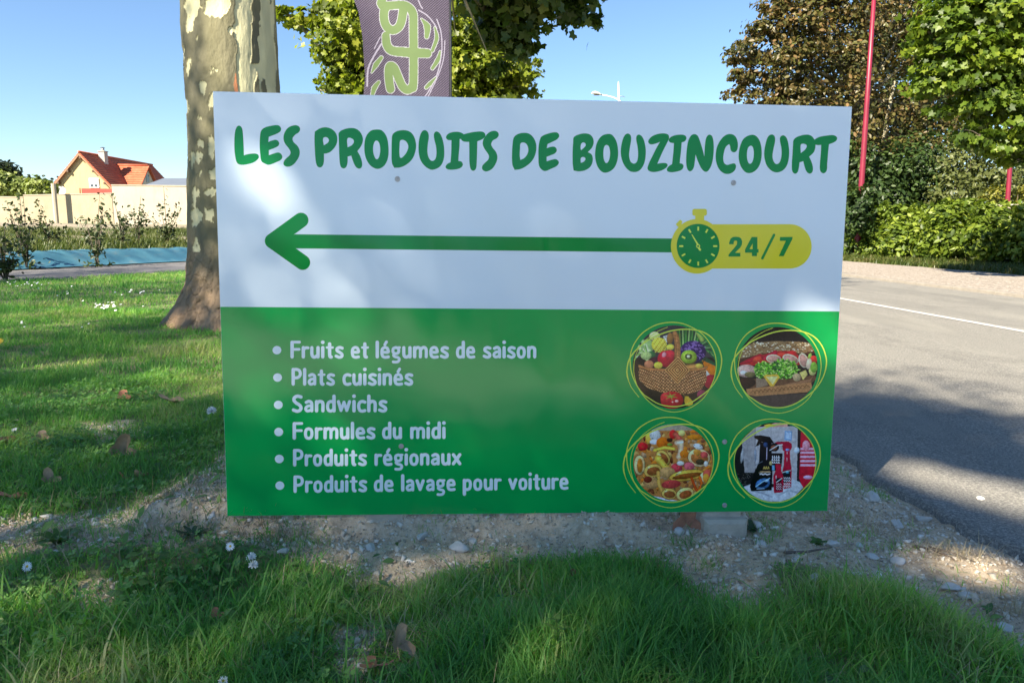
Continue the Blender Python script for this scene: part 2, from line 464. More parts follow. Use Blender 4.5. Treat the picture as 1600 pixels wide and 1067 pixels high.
def printmat(name, col, attrcol=False, peel=1.0):
    m, nt, bs = newmat(name)
    tc = nt.nodes.new('ShaderNodeTexCoord').outputs['Object']
    spk = ramp(nt, [(0.0, (1, 1, 1)), (0.035, (0.35, 0.33, 0.3)), (0.05, (0, 0, 0))], N_vor(nt, tc, 60))
    lowd = ramp(nt, [(0.5, (0, 0, 0)), (0.62, (1, 1, 1))], noise(nt, 5, 3, 0.6, tc))
    base = attr(nt, 'col').outputs['Color'] if attrcol else None
    if base is None:
        rgb = nt.nodes.new('ShaderNodeRGB'); rgb.outputs[0].default_value = (*col, 1); base = rgb.outputs[0]
    dirt = math_(nt, 'MULTIPLY', math_(nt, 'MULTIPLY', lowd, spk), 0.55)
    nt.links.new(mixc(nt, dirt, base, (0.16, 0.15, 0.12)), bs.inputs['Base Color'])
    bs.inputs['Roughness'].default_value = 0.09
    bs.inputs['IOR'].default_value = 1.44
    h = math_(nt, 'ADD', math_(nt, 'MULTIPLY', noise(nt, 1.3, 2, 0.5, tc, (1.6, 0.7, 1)), 1.0), math_(nt, 'MULTIPLY', noise(nt, 5, 1, 0.5, tc, (1.4, 0.5, 1)), 0.10))
    h = math_(nt, 'ADD', h, math_(nt, 'MULTIPLY', noise(nt, 170, 2, 0.5, tc), 0.0028 * peel))
    bump(nt, h, bs, 1.0, 0.028)
    return m
def N_vor(nt, vec, sc):
    v = N(nt, 'ShaderNodeTexVoronoi', Scale=sc); nt.links.new(vec, v.inputs['Vector']); return v.outputs['Distance']
m_white = printmat('board_white', (0.70, 0.81, 0.89))
m_green = printmat('board_green', (0.0015, 0.36, 0.075))
m_dgreen = printmat('print_dark_green', (0.002, 0.24, 0.040))
m_yellow = printmat('print_yellow', (0.72, 0.66, 0.035))
m_lime = printmat('print_lime', (0.72, 0.86, 0.10))
m_text = printmat('print_white', (0.74, 0.88, 0.92))
m_pic = printmat('print_picture', None, True)

MB().box((0, 0, -0.004), (SW, SHT, 0), bev=0.0006).build('panel', m_white, sign)
(bu0, bv0), (bu1, bv1) = sg(345, 481.5), sg(1311, 484.5)
MB().add([(0.0008, 0.0008, 0.0004), (SW - 0.0008, 0.0008, 0.0004), (SW - 0.0008, (bv0 + bv1) / 2, 0.0004), (0.0008, (bv0 + bv1) / 2, 0.0004)], [(0, 1, 2, 3)]).build('lower_green_field', m_green, sign)

def ell(cx, cy, rx, ry, n=40, rot=0.0):
    c, s = math.cos(rot), math.sin(rot)
    return [(cx + rx * math.cos(a) * c - ry * math.sin(a) * s, cy + rx * math.cos(a) * s + ry * math.sin(a) * c) for a in [2 * math.pi * i / n for i in range(n)]]
def capsules(path, r, k=12):
    """convex pieces covering a stroke"""
    out = []
    if not hasattr(r, '__len__'): r = [r] * len(path)
    for i in range(len(path) - 1):
        (x0, y0), (x1, y1) = path[i], path[i + 1]; r0, r1 = r[i], r[i + 1]
        a = math.atan2(y1 - y0, x1 - x0); P = []
        for j in range(k // 2 + 1):
            b = a + math.pi / 2 + math.pi * j / (k // 2); P.append((x0 + r0 * math.cos(b), y0 + r0 * math.sin(b)))
        for j in range(k // 2 + 1):
            b = a - math.pi / 2 + math.pi * j / (k // 2); P.append((x1 + r1 * math.cos(b), y1 + r1 * math.sin(b)))
        out.append([P])
    return out
def fill(name, shapes, mat, z, parent=sign, conv=sg):
    """shapes: list of shapes, each a list of loops (even-odd inside a shape), joined as a union, as one flat print"""
    V = []; E_ = []
    for shp in shapes:
        for lp in shp:
            n0 = len(V); V += [Vector(p) for p in lp]; E_ += [(n0 + i, n0 + (i + 1) % len(lp)) for i in range(len(lp))]
    r = delaunay_2d_cdt(V, E_, [], 0, 1e-4, False)
    vo = np.array([v[:] for v in r[0]]); tr = np.array([f[:3] for f in r[2]])
    ce = vo[tr].mean(1); ins = np.zeros(len(tr), bool)
    for shp in shapes:
        m_ = np.zeros(len(tr), bool)
        for lp in shp: m_ ^= poly_mask(ce[:, 0], ce[:, 1], lp)
        ins |= m_
    tr = tr[ins]
    used = np.unique(tr); mp = -np.ones(len(vo), int); mp[used] = np.arange(len(used)); tr = mp[tr]
    W = np.array([(*conv(*vo[i]), z) for i in used])
    a = W[tr[:, 1]] - W[tr[:, 0]]; b = W[tr[:, 2]] - W[tr[:, 0]]
    fl = (a[:, 0] * b[:, 1] - a[:, 1] * b[:, 0]) < 0
    tr[fl] = tr[fl][:, ::-1]
    return mesh(name, W, None, mat, parent, tris=tr)

def smooth_loop(s, ox, oy, sc, n=5):
    P = []; K = []
    for q in s.split():
        c_ = q[0] == 'c'; x, y = q.lstrip('c').split(','); P.append(np.array([ox + float(x) / sc, oy + float(y) / sc])); K.append(c_)
    out = []; L = len(P)
    for i in range(L):
        p0, p1, p2, p3 = P[i - 1], P[i], P[(i + 1) % L], P[(i + 2) % L]
        m1 = (p2 - p0) / 2 if not K[i] else (p2 - p1) * 0.9
        m2 = (p3 - p1) / 2 if not K[(i + 1) % L] else (p2 - p1) * 0.9
        d12 = np.linalg.norm(p2 - p1)
        m1 = m1 / (np.linalg.norm(m1) + 1e-9) * d12; m2 = m2 / (np.linalg.norm(m2) + 1e-9) * d12
        for j in range(n):
            t = j / n
            out.append(tuple((2 * t**3 - 3 * t**2 + 1) * p1 + (t**3 - 2 * t**2 + t) * m1 + (-2 * t**3 + 3 * t**2) * p2 + (t**3 - t**2) * m2))
    return out
TITLE = [
 (355, 185, ['185,117 228,150 245,240 255,400 c262,582 300,568 400,553 470,562 495,605 470,650 400,695 300,722 220,728 160,705 130,620 115,500 112,380 120,240 145,145']),
 (355, 185, ['565,160 640,130 790,110 838,150 835,200 780,240 c650,292 c642,372 700,350 770,340 812,385 800,430 740,465 c650,500 c650,580 730,552 810,538 858,585 850,640 760,690 650,728 590,710 535,670 518,560 508,420 515,270 530,200']),
 (355, 185, ['1060,110 1120,130 1140,175 1120,220 1060,262 1022,315 1035,370 1095,430 1130,500 1125,590 1075,680 1010,740 940,758 885,730 885,680 920,630 975,580 990,530 960,470 900,390 880,310 900,220 960,145']),
 (485, 185, ['c70,210 150,160 240,142 340,175 405,250 420,350 390,440 320,520 260,548 c212,555 210,680 190,745 150,770 105,745 80,640 68,450 64,300', '200,315 250,297 290,340 270,385 c210,425']),
 (485, 185, ['445,230 500,185 600,157 700,162 780,220 820,320 800,420 c735,515 780,600 808,700 800,765 760,788 710,760 670,680 c638,585 c582,600 580,690 560,760 520,785 475,755 455,650 448,450 443,300', '578,320 630,310 680,355 650,420 c582,455']),
 (485, 185, ['1040,177 1120,195 1190,290 1218,430 1215,600 1170,720 1090,785 1010,785 920,720 860,600 843,450 865,300 940,200', '1030,350 1075,390 1092,490 1075,600 1040,642 1005,610 980,510 990,400']),
 (485, 185, ['1283,260 1340,210 1440,187 1540,205 1610,270 1650,400 1640,520 1590,640 1500,725 1400,770 c1310,775 1275,700 1268,500 1272,350', '1405,350 1450,340 1500,370 1530,440 1510,520 1460,590 1410,620 1392,560 1393,430']),
 (635, 185, ['290,188 335,220 350,290 335,400 328,520 350,620 400,668 450,640 470,560 462,440 432,310 435,235 475,208 530,250 575,370 592,520 580,650 530,750 440,800 370,800 280,740 215,640 190,490 200,330 240,215']),
 (635, 185, ['620,290 670,235 790,213 880,240 925,290 890,325 c832,325 828,450 815,600 c812,668 860,680 882,730 840,780 740,803 650,800 612,765 640,715 c690,690 700,550 c705,345 640,335']),
 (635, 185, ['870,270 960,235 1080,213 1190,213 1235,260 1200,320 c1108,362 1105,500 1098,700 1085,790 1045,822 1005,795 985,680 983,500 c980,370 900,365 855,330']),
 (635, 185, ['1375,198 1430,222 1442,270 1410,315 1350,350 1325,410 1350,465 1400,530 1422,610 1400,700 1340,790 1250,832 1190,805 1185,750 1230,695 1280,645 1290,590 1260,535 1210,460 1192,390 1215,310 1290,225']),
 (785, 185, ['180,300 240,250 330,230 420,245 495,320 530,430 515,560 460,670 370,750 280,795 c190,808 155,720 150,560 160,400', '285,395 330,380 380,410 405,490 390,560 340,625 c280,652 270,580 275,470']),
 (785, 185, ['615,285 720,240 845,222 888,270 860,325 790,365 c705,405 c692,470 760,448 820,450 850,500 820,550 750,580 c690,605 c692,675 770,650 840,642 882,690 850,745 760,790 670,825 610,800 572,740 563,600 565,450 585,340']),
 (785, 185, ['1115,300 1180,260 1290,238 1380,265 1425,350 1405,450 c1335,530 1395,570 1412,650 1380,750 1300,810 1200,830 c1112,818 1098,700 1098,500 1105,380', '1235,395 1270,380 1303,410 1285,450 c1228,502 1220,450', '1225,625 1265,605 1298,635 1270,680 c1225,698']),
 (925, 185, ['240,248 310,260 375,350 405,480 400,640 350,770 260,840 170,845 95,770 55,650 50,520 80,380 150,280', '225,418 265,445 282,540 270,640 228,702 190,660 177,550 190,450']),
 (925, 185, ['560,240 605,275 610,350 590,470 580,590 605,680 655,710 700,680 720,580 712,450 690,330 700,275 740,258 790,300 828,410 840,540 820,690 760,800 680,840 590,825 510,745 460,620 450,500 470,370 510,270']),
 (925, 185, ['880,355 930,290 1020,250 1120,238 1190,260 1203,310 1170,390 1100,530 c1020,712 1100,700 1165,708 1180,745 1120,800 1020,835 930,838 870,800 880,730 940,600 1010,460 c1062,370 1000,395 930,410 890,395']),
 (925, 185, ['1200,330 1260,280 1370,258 1450,270 1475,310 1450,360 c1400,378 1390,520 1375,640 c1370,705 1410,715 1430,750 1400,805 1320,835 1220,843 1170,815 1190,760 c1250,718 1262,620 1275,480 c1280,390 1215,375']),
 (1055, 185, ['300,250 350,275 390,370 430,500 c455,600 c462,450 475,340 500,280 540,258 580,290 600,400 598,560 570,720 520,815 475,838 420,800 370,710 c318,570 305,680 285,780 235,830 190,795 172,680 178,520 200,370 245,275']),
 (1055, 185, ['860,248 930,275 970,350 978,450 955,515 910,533 870,505 855,430 c840,405 790,450 760,540 750,630 765,700 810,730 870,715 925,708 950,750 925,820 860,865 780,868 700,815 650,720 632,600 650,460 710,340 780,270']),
 (1055, 185, ['1195,260 1270,285 1325,370 1350,500 1340,660 1290,780 1200,850 1110,850 1040,780 1000,680 992,560 1020,420 1080,310', '1180,430 1215,460 1228,560 1210,670 1170,713 1135,680 1120,580 1135,470']),
 (1170, 185, ['360,255 405,290 408,370 385,480 370,600 390,680 432,718 480,690 508,600 510,480 485,340 495,290 540,268 590,310 622,430 630,560 605,710 550,800 460,845 370,830 290,755 250,650 240,540 262,400 300,290']),
 (1170, 185, ['700,340 760,290 900,257 980,280 1030,350 1040,440 1015,530 c942,602 985,700 1002,790 985,850 945,866 900,830 870,750 c850,672 c792,690 780,780 760,845 720,867 680,830 672,720 682,560 690,420', '812,415 860,400 905,430 880,490 c812,545']),
 (1170, 185, ['1020,345 1100,295 1220,272 1330,268 1380,310 1350,365 c1252,408 1240,520 1225,700 1215,820 1165,862 1115,820 1112,700 1125,540 c1130,418 1070,420 1020,400']),
]
fill('title_lettering', [[smooth_loop(l, ox, oy, 10.0) for l in ls] for ox, oy, ls in TITLE], m_dgreen, 0.0004)

# arrow with round ends
T = (425.5, 376.6)
fill('arrow', capsules([(470.3, 344.2), T, (473.0, 410.2)], 11.7, 24) + [[[(425, 372), (462, 366.2), (1056, 372.9), (1056, 394.6), (462, 388.2), (425, 381)]]], m_dgreen, 0.0004)
# stop-watch badge
def B(x, y): return (1030 + x / 6.154, 310 + y / 6.154)
def Bl(L): return [B(*p) for p in L]
pill = [(380, 250)] + [(1255 + 210 * math.cos(a), 462 + 213 * math.sin(a)) for a in np.linspace(-math.pi / 2, math.pi / 2, 30)] + [(380, 675)]
rr = capsules([(338, 122), (438, 122)], 20, 16) + capsules([(338, 148), (438, 148)], 20, 16) + [[[(318, 120), (458, 120), (458, 150), (318, 150)]]]
badge = [[Bl(pill)], [Bl(ell(364, 462, 252, 262, 64))], [Bl([(345, 150), (432, 150), (430, 230), (345, 230)])]] + [[Bl(s[0])] for s in rr] + \
        [[Bl([(158, 250), (200, 206), (222, 222), (214, 250), (235, 280), (205, 300), (178, 272)])]]
fill('stopwatch_badge', badge, m_yellow, 0.0008)
fill('stopwatch_face', [[Bl(ell(373, 458, 206, 212, 56))]], m_dgreen, 0.0012)
tick = []
for i in range(12):
    a = math.radians(30 * i); c_, s_ = math.sin(a), -math.cos(a)
    cx, cy = 374 + 163 * c_, 460 + 168 * s_; hx, hy = 19 * c_, 19 * s_; ox, oy = -8 * s_, 8 * c_
    tick.append([Bl([(cx - hx - ox, cy - hy - oy), (cx + hx - ox, cy + hy - oy), (cx + hx + ox, cy + hy + oy), (cx - hx + ox, cy - hy + oy)])])
tick.append([Bl([(308, 348), (318, 350), (376, 440), (362, 448)])])
tick.append([Bl(ell(373, 460, 19, 19, 20)), Bl(ell(373, 460, 10, 10, 16))])
tick.append([Bl([(366, 474), (384, 468), (402, 492), (398, 505), (385, 503)])])
fill('stopwatch_ticks', tick, m_lime, 0.0016)
num = [[Bl([(672, 442), (672, 425), (685, 388), (708, 372), (737, 369), (768, 373), (788, 388), (797, 415), (794, 445), (780, 472), (728, 524), (779, 524), (779, 560), (665, 560), (665, 542), (722, 475), (745, 445), (748, 420), (742, 408), (732, 406), (722, 410), (716, 422), (715, 442)])],
       [Bl([(888, 372), (943, 372), (943, 488), (955, 488), (955, 523), (939, 523), (939, 556), (890, 556), (890, 523), (824, 523), (824, 492)]), Bl([(897, 435), (897, 489), (866, 489)])],
       [Bl([(1160, 372), (1282, 372), (1280, 390), (1195, 556), (1149, 556), (1216, 409), (1158, 409)])]] + [[Bl(s[0])] for s in capsules([(1103, 352), (990, 577)], 12)]
fill('badge_lettering', num, m_dgreen, 0.0012)

# list lettering: a narrow rounded face drawn stroke by stroke
def arcs(P, n=4):
    """Catmull-Rom through the points of an open stroke"""
    P = [np.array(p, float) for p in P]
    if len(P) < 3: return [tuple(p) for p in P]
    Q = [2 * P[0] - P[1]] + P + [2 * P[-1] - P[-2]]; out = []
    for i in range(1, len(Q) - 2):
        for j in range(n):
            t = j / n
            out.append(tuple(0.5 * ((2 * Q[i]) + (-Q[i-1] + Q[i+1]) * t + (2*Q[i-1] - 5*Q[i] + 4*Q[i+1] - Q[i+2]) * t*t + (-Q[i-1] + 3*Q[i] - 3*Q[i+1] + Q[i+2]) * t**3)))
    out.append(tuple(P[-1])); return out
OR = [(27, 62), (15, 57), (10, 44), (10, 27), (15, 13), (27, 8), (39, 13), (44, 27), (44, 44), (39, 57), (27, 62)]
BW = [(44, 58), (28, 62), (15, 56), (10, 42), (10, 26), (15, 13), (27, 9), (44, 16)]
EE = [(12, 36), (43, 36), (44, 48), (38, 59), (27, 62), (15, 57), (10, 44), (10, 27), (15, 13), (28, 8), (46, 10)]
GL = {
 'F': (56, [([(10, 10), (10, 91)], 10), ([(10, 92), (51, 92)], 8), ([(10, 52), (49, 52)], 8)]),
 'P': (60, [([(10, 10), (10, 91)], 10), ([(10, 91), (32, 91), (46, 84), (51, 68), (46, 53), (32, 45), (10, 45)], 9)]),
 'S': (60, [([(50, 87), (32, 92), (15, 84), (12, 68), (24, 54), (42, 42), (50, 27), (44, 13), (28, 8), (9, 15)], 9.5)]),
 'r': (41, [([(10, 10), (10, 61)], 10), ([(12, 50), (22, 60), (36, 60)], 8.5)]),
 'u': (54, [([(10, 61), (10, 26), (15, 12), (27, 9), (42, 18)], 9.5), ([(44, 61), (44, 10)], 10)]),
 'i': (20, [([(10, 10), (10, 61)], 10), ([(10, 91), (10.1, 91)], 11)]),
 't': (44, [([(22, 82), (22, 62), (22, 26), (24, 12), (31, 9)], 10), ([(7, 62), (39, 62)], 7)]),
 's': (49, [([(42, 58), (28, 62), (14, 57), (13, 45), (26, 36), (40, 25), (39, 12), (25, 8), (8, 14)], 9)]),
 'e': (54, [(EE, 8.8)]), 'é': (54, [(EE, 8.8), ([(26, 78), (35, 93)], 8.5)]),
 'l': (20, [([(10, 10), (10, 91)], 10)]),
 'g': (55, [([(27, 62), (14, 57), (11, 45), (14, 33), (27, 28), (40, 33), (43, 45), (40, 57), (27, 62)], 8.5), ([(38, 62), (49, 62)], 7), ([(20, 28), (14, 18), (24, 10), (40, 6), (46, -4), (40, -16), (26, -19), (12, -18)], 8)]),
 'm': (84, [([(10, 10), (10, 61)], 10), ([(12, 50), (22, 61), (34, 61), (42, 50), (42, 10)], 9), ([(44, 50), (54, 61), (66, 61), (74, 50), (74, 10)], 9)]),
 'n': (54, [([(10, 10), (10, 61)], 10), ([(12, 50), (22, 61), (36, 61), (44, 50), (44, 10)], 9.5)]),
 'h': (54, [([(10, 10), (10, 91)], 10), ([(12, 50), (22, 61), (36, 61), (44, 50), (44, 10)], 9.5)]),
 'd': (54, [([(44, 91), (44, 10)], 10), (BW, 9)]),
 'p': (54, [([(10, 61), (10, -18)], 10), ([(54 - x, 70 - y) for x, y in BW], 9)]),
 'a': (52, [([(12, 57), (26, 63), (38, 58), (42, 46), (42, 10)], 9), ([(42, 38), (24, 37), (12, 29), (10, 17), (20, 9), (42, 16)], 8.5)]),
 'o': (54, [(OR, 9)]),
 'c': (48, [([(43, 58), (30, 62), (16, 57), (10, 44), (10, 27), (16, 12), (30, 8), (43, 11)], 9)]),
 'w': (76, [([(8, 61), (22, 12)], 9), ([(22, 12), (38, 58)], 8.5), ([(38, 58), (53, 12)], 8.5), ([(53, 12), (68, 61)], 9)]),
 'v': (54, [([(9, 61), (27, 12)], 9.5), ([(27, 12), (45, 61)], 9.5)]),
 'x': (54, [([(9, 61), (45, 10)], 9.5), ([(45, 61), (9, 10)], 9.5)]),
}
WORDS = [[('Fruits', 453.7, 536.9), ('et', 547.9, 576.1), ('légumes', 586.7, 701.2), ('de', 712.2, 742.5), ('saison', 754.2, 838.1)],
 [('Plats', 455.5, 523.2), ('cuisinés', 534.9, 645.5)], [('Sandwichs', 456, 605)],
 [('Formules', 457.1, 586.4), ('du', 596.8, 628.4), ('midi', 640.7, 696.5)],
 [('Produits', 457.8, 573), ('régionaux', 585, 721)],
 [('Produits', 458.5, 573.4), ('de', 584, 615), ('lavage', 626.6, 711.9), ('pour', 722.9, 783.1), ('voiture', 794.1, 888.1)]]
BL = [(560.2, 560.2), (602.6, 602.2), (644.4, 643.8), (686.8, 684.7), (728.6, 725.6), (769.9, 764.6)]
CAPS = [28.0, 28, 28, 27.6, 27.6, 27.4]
for li, line in enumerate(WORDS):
    b0, b1 = BL[li]; cap = CAPS[li] / 100.0
    for wd, x0, x1 in line:
        shapes = []
        tot = sum(GL[ch][0] for ch in wd) + 6 * (len(wd) - 1); sx = (x1 - x0) / tot; cur = x0
        for ch in wd:
            wdt, st = GL[ch]
            for path, r in st:
                pp = arcs(path) if len(path) > 2 else path
                q = []
                for (x, y) in pp:
                    X = cur + x * sx; q.append((X, b0 + (b1 - b0) * (X - 455) / 435 - y * cap))
                shapes += capsules(q, r * 0.96 * (sx + cap) / 2, 12)
            cur += (wdt + 6) * sx
        fill('list_lettering', shapes, m_text, 0.0010)
    cx, cy = [(432.8, 547), (433.8, 589.6), (435, 632.3), (435.6, 674.6), (436.5, 716.6), (437.3, 758.2)][li]
    fill('bullet_point', [[ell(cx, cy, 6.9, 6.6, 28)]], m_text, 0.0010)

# ---- the four round pictures: painted as coloured grids
def seg_dist(X, Y, a, b, r0, r1):
    ax_, ay_ = a; bx, by = b; dx, dy = bx - ax_, by - ay_
    t = np.clip(((X - ax_) * dx + (Y - ay_) * dy) / (dx * dx + dy * dy + 1e-9), 0, 1)
    return np.hypot(X - ax_ - t * dx, Y - ay_ - t * dy) - (r0 + (r1 - r0) * t)
class Canvas:
    def __init__(s, X, Y, base): s.X, s.Y = X, Y; s.c = np.ones(X.shape + (3,)) * lin(base)
    def put(s, m, col, var=0.0, seed=1, fr=0.05, sq=(1, 1)):
        c = lin(col)[None, None] * (1 + var * 2 * (fbm(s.X * fr * sq[0], s.Y * fr * sq[1], seed, 3) - 0.5))[..., None]
        s.c = np.where(m[..., None], np.clip(c, 0, 1), s.c)
    lit = True
    def shade(s, m, f):
        if not s.lit: return
        s.c = np.where(m[..., None], np.clip(s.c * f[..., None], 0, 1), s.c)
    def e(s, cx, cy, rx, ry, col, rot=0, var=0.15, **k):
        c, q = math.cos(rot), math.sin(rot); x = (s.X - cx) * c + (s.Y - cy) * q; y = -(s.X - cx) * q + (s.Y - cy) * c
        m_ = (x / rx) ** 2 + (y / ry) ** 2 < 1; s.put(m_, col, var, **k)
        X_ = (s.X - cx) / rx; Y_ = (s.Y - cy) / ry; s.shade(m_, np.clip(1.55 - 0.62 * np.hypot(X_ + 0.35, Y_ + 0.45), 0.35, 1.6))
    def p(s, P, col, var=0.15, **k): s.put(poly_mask(s.X, s.Y, pts(P) if isinstance(P, str) else P), col, var, **k)
    def st(s, P, r, col, var=0.1, **k):
        P = pts(P) if isinstance(P, str) else P
        if not hasattr(r, '__len__'): r = [r] * len(P)
        d = np.full(s.X.shape, 1e9)
        for i in range(len(P) - 1): d = np.minimum(d, seg_dist(s.X, s.Y, P[i], P[i + 1], r[i], r[i + 1]))
        s.put(d < 0, col, var, **k); rm = float(np.max(r)); s.shade(d < 0, np.clip(0.72 + 0.75 * np.clip(-d / rm, 0, 1), 0, 1.5))
def disc(name, ox, oy, sc, cx, cy, rx, ry, paint, label, n=230):
    u = np.linspace(-1, 1, n); a, b = np.meshgrid(u, u)
    # square grid mapped to the disc
    A = a * np.sqrt(1 - b * b / 2); Bq = b * np.sqrt(1 - a * a / 2)
    X = cx + A * rx; Y = cy + Bq * ry
    cv = paint(X, Y)
    tex = (fbm(X * 0.10, Y * 0.10, 901, 4) - 0.5) * 0.6 + (fbm(X * 0.035, Y * 0.035, 905, 2) - 0.5) * 0.5
    col = np.clip(cv.c * (1.18 + tex[..., None]), 0, 1)
    V = np.array([(*sg(ox + x / sc, oy + y / sc), 0.0009) for x, y in zip(X.ravel(), Y.ravel())])
    ii = (np.arange(n - 1)[:, None] * n + np.arange(n - 1)[None]).ravel()
    o = mesh(name, V, None, m_pic, sign, quads=np.stack([ii, ii + n, ii + n + 1, ii + 1], 1), colors=col.reshape(-1, 3))
    o['label'] = label

def pic_basket(X, Y):
    c = Canvas(X, Y, (62, 58, 60))
    c.p('100,450 1100,450 1100,1100 100,1100', (22, 22, 22), 0.4)
    for i in range(15):
        x0 = 640 + i * 14; c.st([(x0 + 10, 330), (x0 + i * 5 - 10, 110 + abs(i - 6) * 8)], [9, 5], [(35, 110, 45), (70, 150, 60), (22, 80, 38), (150, 190, 110)][i % 4])
    for i in range(9): c.st([(870 + i * 14, 300 + i * 12), (1010 + i * 4, 200 + i * 34)], [8, 6], [(50, 125, 60), (100, 160, 85), (25, 80, 45)][i % 3])
    c.st([(900, 470), (1060, 560)], 40, (30, 80, 50)); c.st([(860, 180), (900, 250)], 26, (150, 175, 80))
    c.e(300, 320, 75, 70, (150, 185, 110), 0.4); c.st('240,270 330,400', 22, (185, 215, 140)); c.st('200,330 290,470', 20, (205, 225, 150))
    for i in range(12): c.st([(150 + i * 12, 480 - i * 16), (230 + i * 8, 350 + i * 9)], 6, [(170, 205, 110), (120, 165, 70), (215, 230, 175)][i % 3])
    c.e(340, 420, 45, 40, (55, 110, 60)); c.e(280, 430, 60, 45, (180, 200, 120), var=0.5, fr=0.2)
    c.e(375, 215, 60, 50, (230, 230, 150), var=0.3); c.e(425, 310, 85, 80, (225, 205, 60), 0.3)
    for i in range(9):
        for j in range(9): c.e(360 + i * 17 + j * 3, 245 + j * 18, 6.5, 7, (250, 236, 105) if (i + j) % 3 else (190, 160, 30))
    for i in range(8): c.st([(470 + i * 4, 220 + i * 6), (540 - i * 4, 200 + i * 12)], 3, (225, 225, 215))
    c.e(550, 335, 42, 32, (235, 215, 80)); c.e(545, 240, 36, 62, (150, 105, 55), 0.1); c.e(375, 490, 50, 45, (70, 25, 40))
    c.e(500, 465, 92, 92, (190, 20, 45)); c.e(545, 420, 60, 50, (215, 40, 60)); c.e(480, 420, 22, 30, (240, 150, 160), 0.5); c.e(680, 390, 30, 30, (205, 30, 55))
    c.e(800, 390, 145, 125, (52, 28, 85))
    for k in range(60):
        a = random.uniform(-2.9, 0.9); r = random.uniform(40, 125); x, y = 800 + r * math.cos(a) * 1.1, 390 + r * math.sin(a) * 0.95
        c.st([(x, y), (x + random.uniform(-28, 28), y + random.uniform(-16, 16))], 3.2, (145, 110, 180))
    c.e(757, 452, 90, 82, (120, 95, 50)); c.e(755, 443, 86, 74, (150, 185, 50)); c.e(752, 442, 62, 50, (175, 200, 75))
    for k in range(26): a = k * 0.2417; c.st([(752 + 22 * math.cos(a), 441 + 18 * math.sin(a)), (752 + 40 * math.cos(a), 441 + 32 * math.sin(a))], 3, (45, 50, 20))
    c.e(750, 440, 18, 16, (235, 235, 190))
    c.p('900,480 1080,560 1060,720 960,640', (225, 125, 25)); c.p('950,590 1005,660 950,700', (225, 225, 215))
    c.e(1000, 720, 75, 80, (165, 30, 45)); c.e(900, 865, 55, 55, (130, 45, 70))
    c.e(312, 530, 52, 50, (200, 125, 85)); c.e(415, 537, 48, 36, (225, 205, 70)); c.st('740,560 870,545', 28, (195, 135, 70)); c.e(870, 545, 45, 26, (220, 185, 75)); c.st('900,520 945,460', 6, (60, 50, 25))
    # basket body with woven rows
    body = poly_mask(X, Y, pts('200,540 230,575 500,578 760,580 945,565 955,700 900,800 780,850 640,860 480,845 300,790 200,700'))
    c.put(body, (120, 70, 35), 0.3)
    wv = np.sin((X - 570) * 0.16 * (1 + (Y - 560) * 0.0006)) * np.sign(np.sin((Y - 0.0009 * (X - 570) ** 2) * 0.17))
    c.put(body & (wv > 0.15), (190, 125, 72), 0.35); c.put(body & (wv > 0.72), (228, 175, 118), 0.2)
    c.put(body & (np.sin((Y + 0.0009 * (X - 570) ** 2) * 0.17) > 0.93), (62, 32, 16), 0.2)
    c.st('205,545 300,580 500,590 760,590 900,580 950,560', 14, (176, 112, 62), 0.3)
    c.st('632,470 630,330 622,250 600,185', [34, 32, 32, 26], (185, 125, 72), 0.3)
    for k in range(18): c.st([(598 - k * 0.5, 200 + k * 16), (662 - k * 0.3, 190 + k * 16)], 3, (120, 72, 38))
    dia = pts('635,445 760,590 630,740 490,590'); c.p(dia, (160, 98, 48), 0.2)
    for k in range(9):
        s_ = 1 - k * 0.11
        for q in (0, 1, 2, 3):
            a_, b_ = dia[q], dia[(q + 1) % 4]; M_ = lambda p: (632 + (p[0] - 632) * s_, 590 + (p[1] - 590) * s_)
            c.st([M_(a_), M_(b_)], 3.6, (222, 165, 95) if k % 2 == 0 else (110, 62, 28))
    c.e(568, 925, 126, 98, (190, 20, 35)); c.e(500, 900, 60, 60, (205, 40, 50)); c.e(620, 935, 20, 14, (240, 180, 170)); c.e(575, 945, 10, 8, (235, 190, 180))
    for k in range(6): a = k * 1.05 + 0.3; c.st([(555, 882), (555 + 75 * math.cos(a), 882 + 42 * math.sin(a))], [9, 2], (150, 150, 55))
    c.p('712,880 745,880 805,940 790,990 720,985 705,930', (215, 175, 50)); c.st('715,880 640,820', 5, (120, 90, 45))
    return c
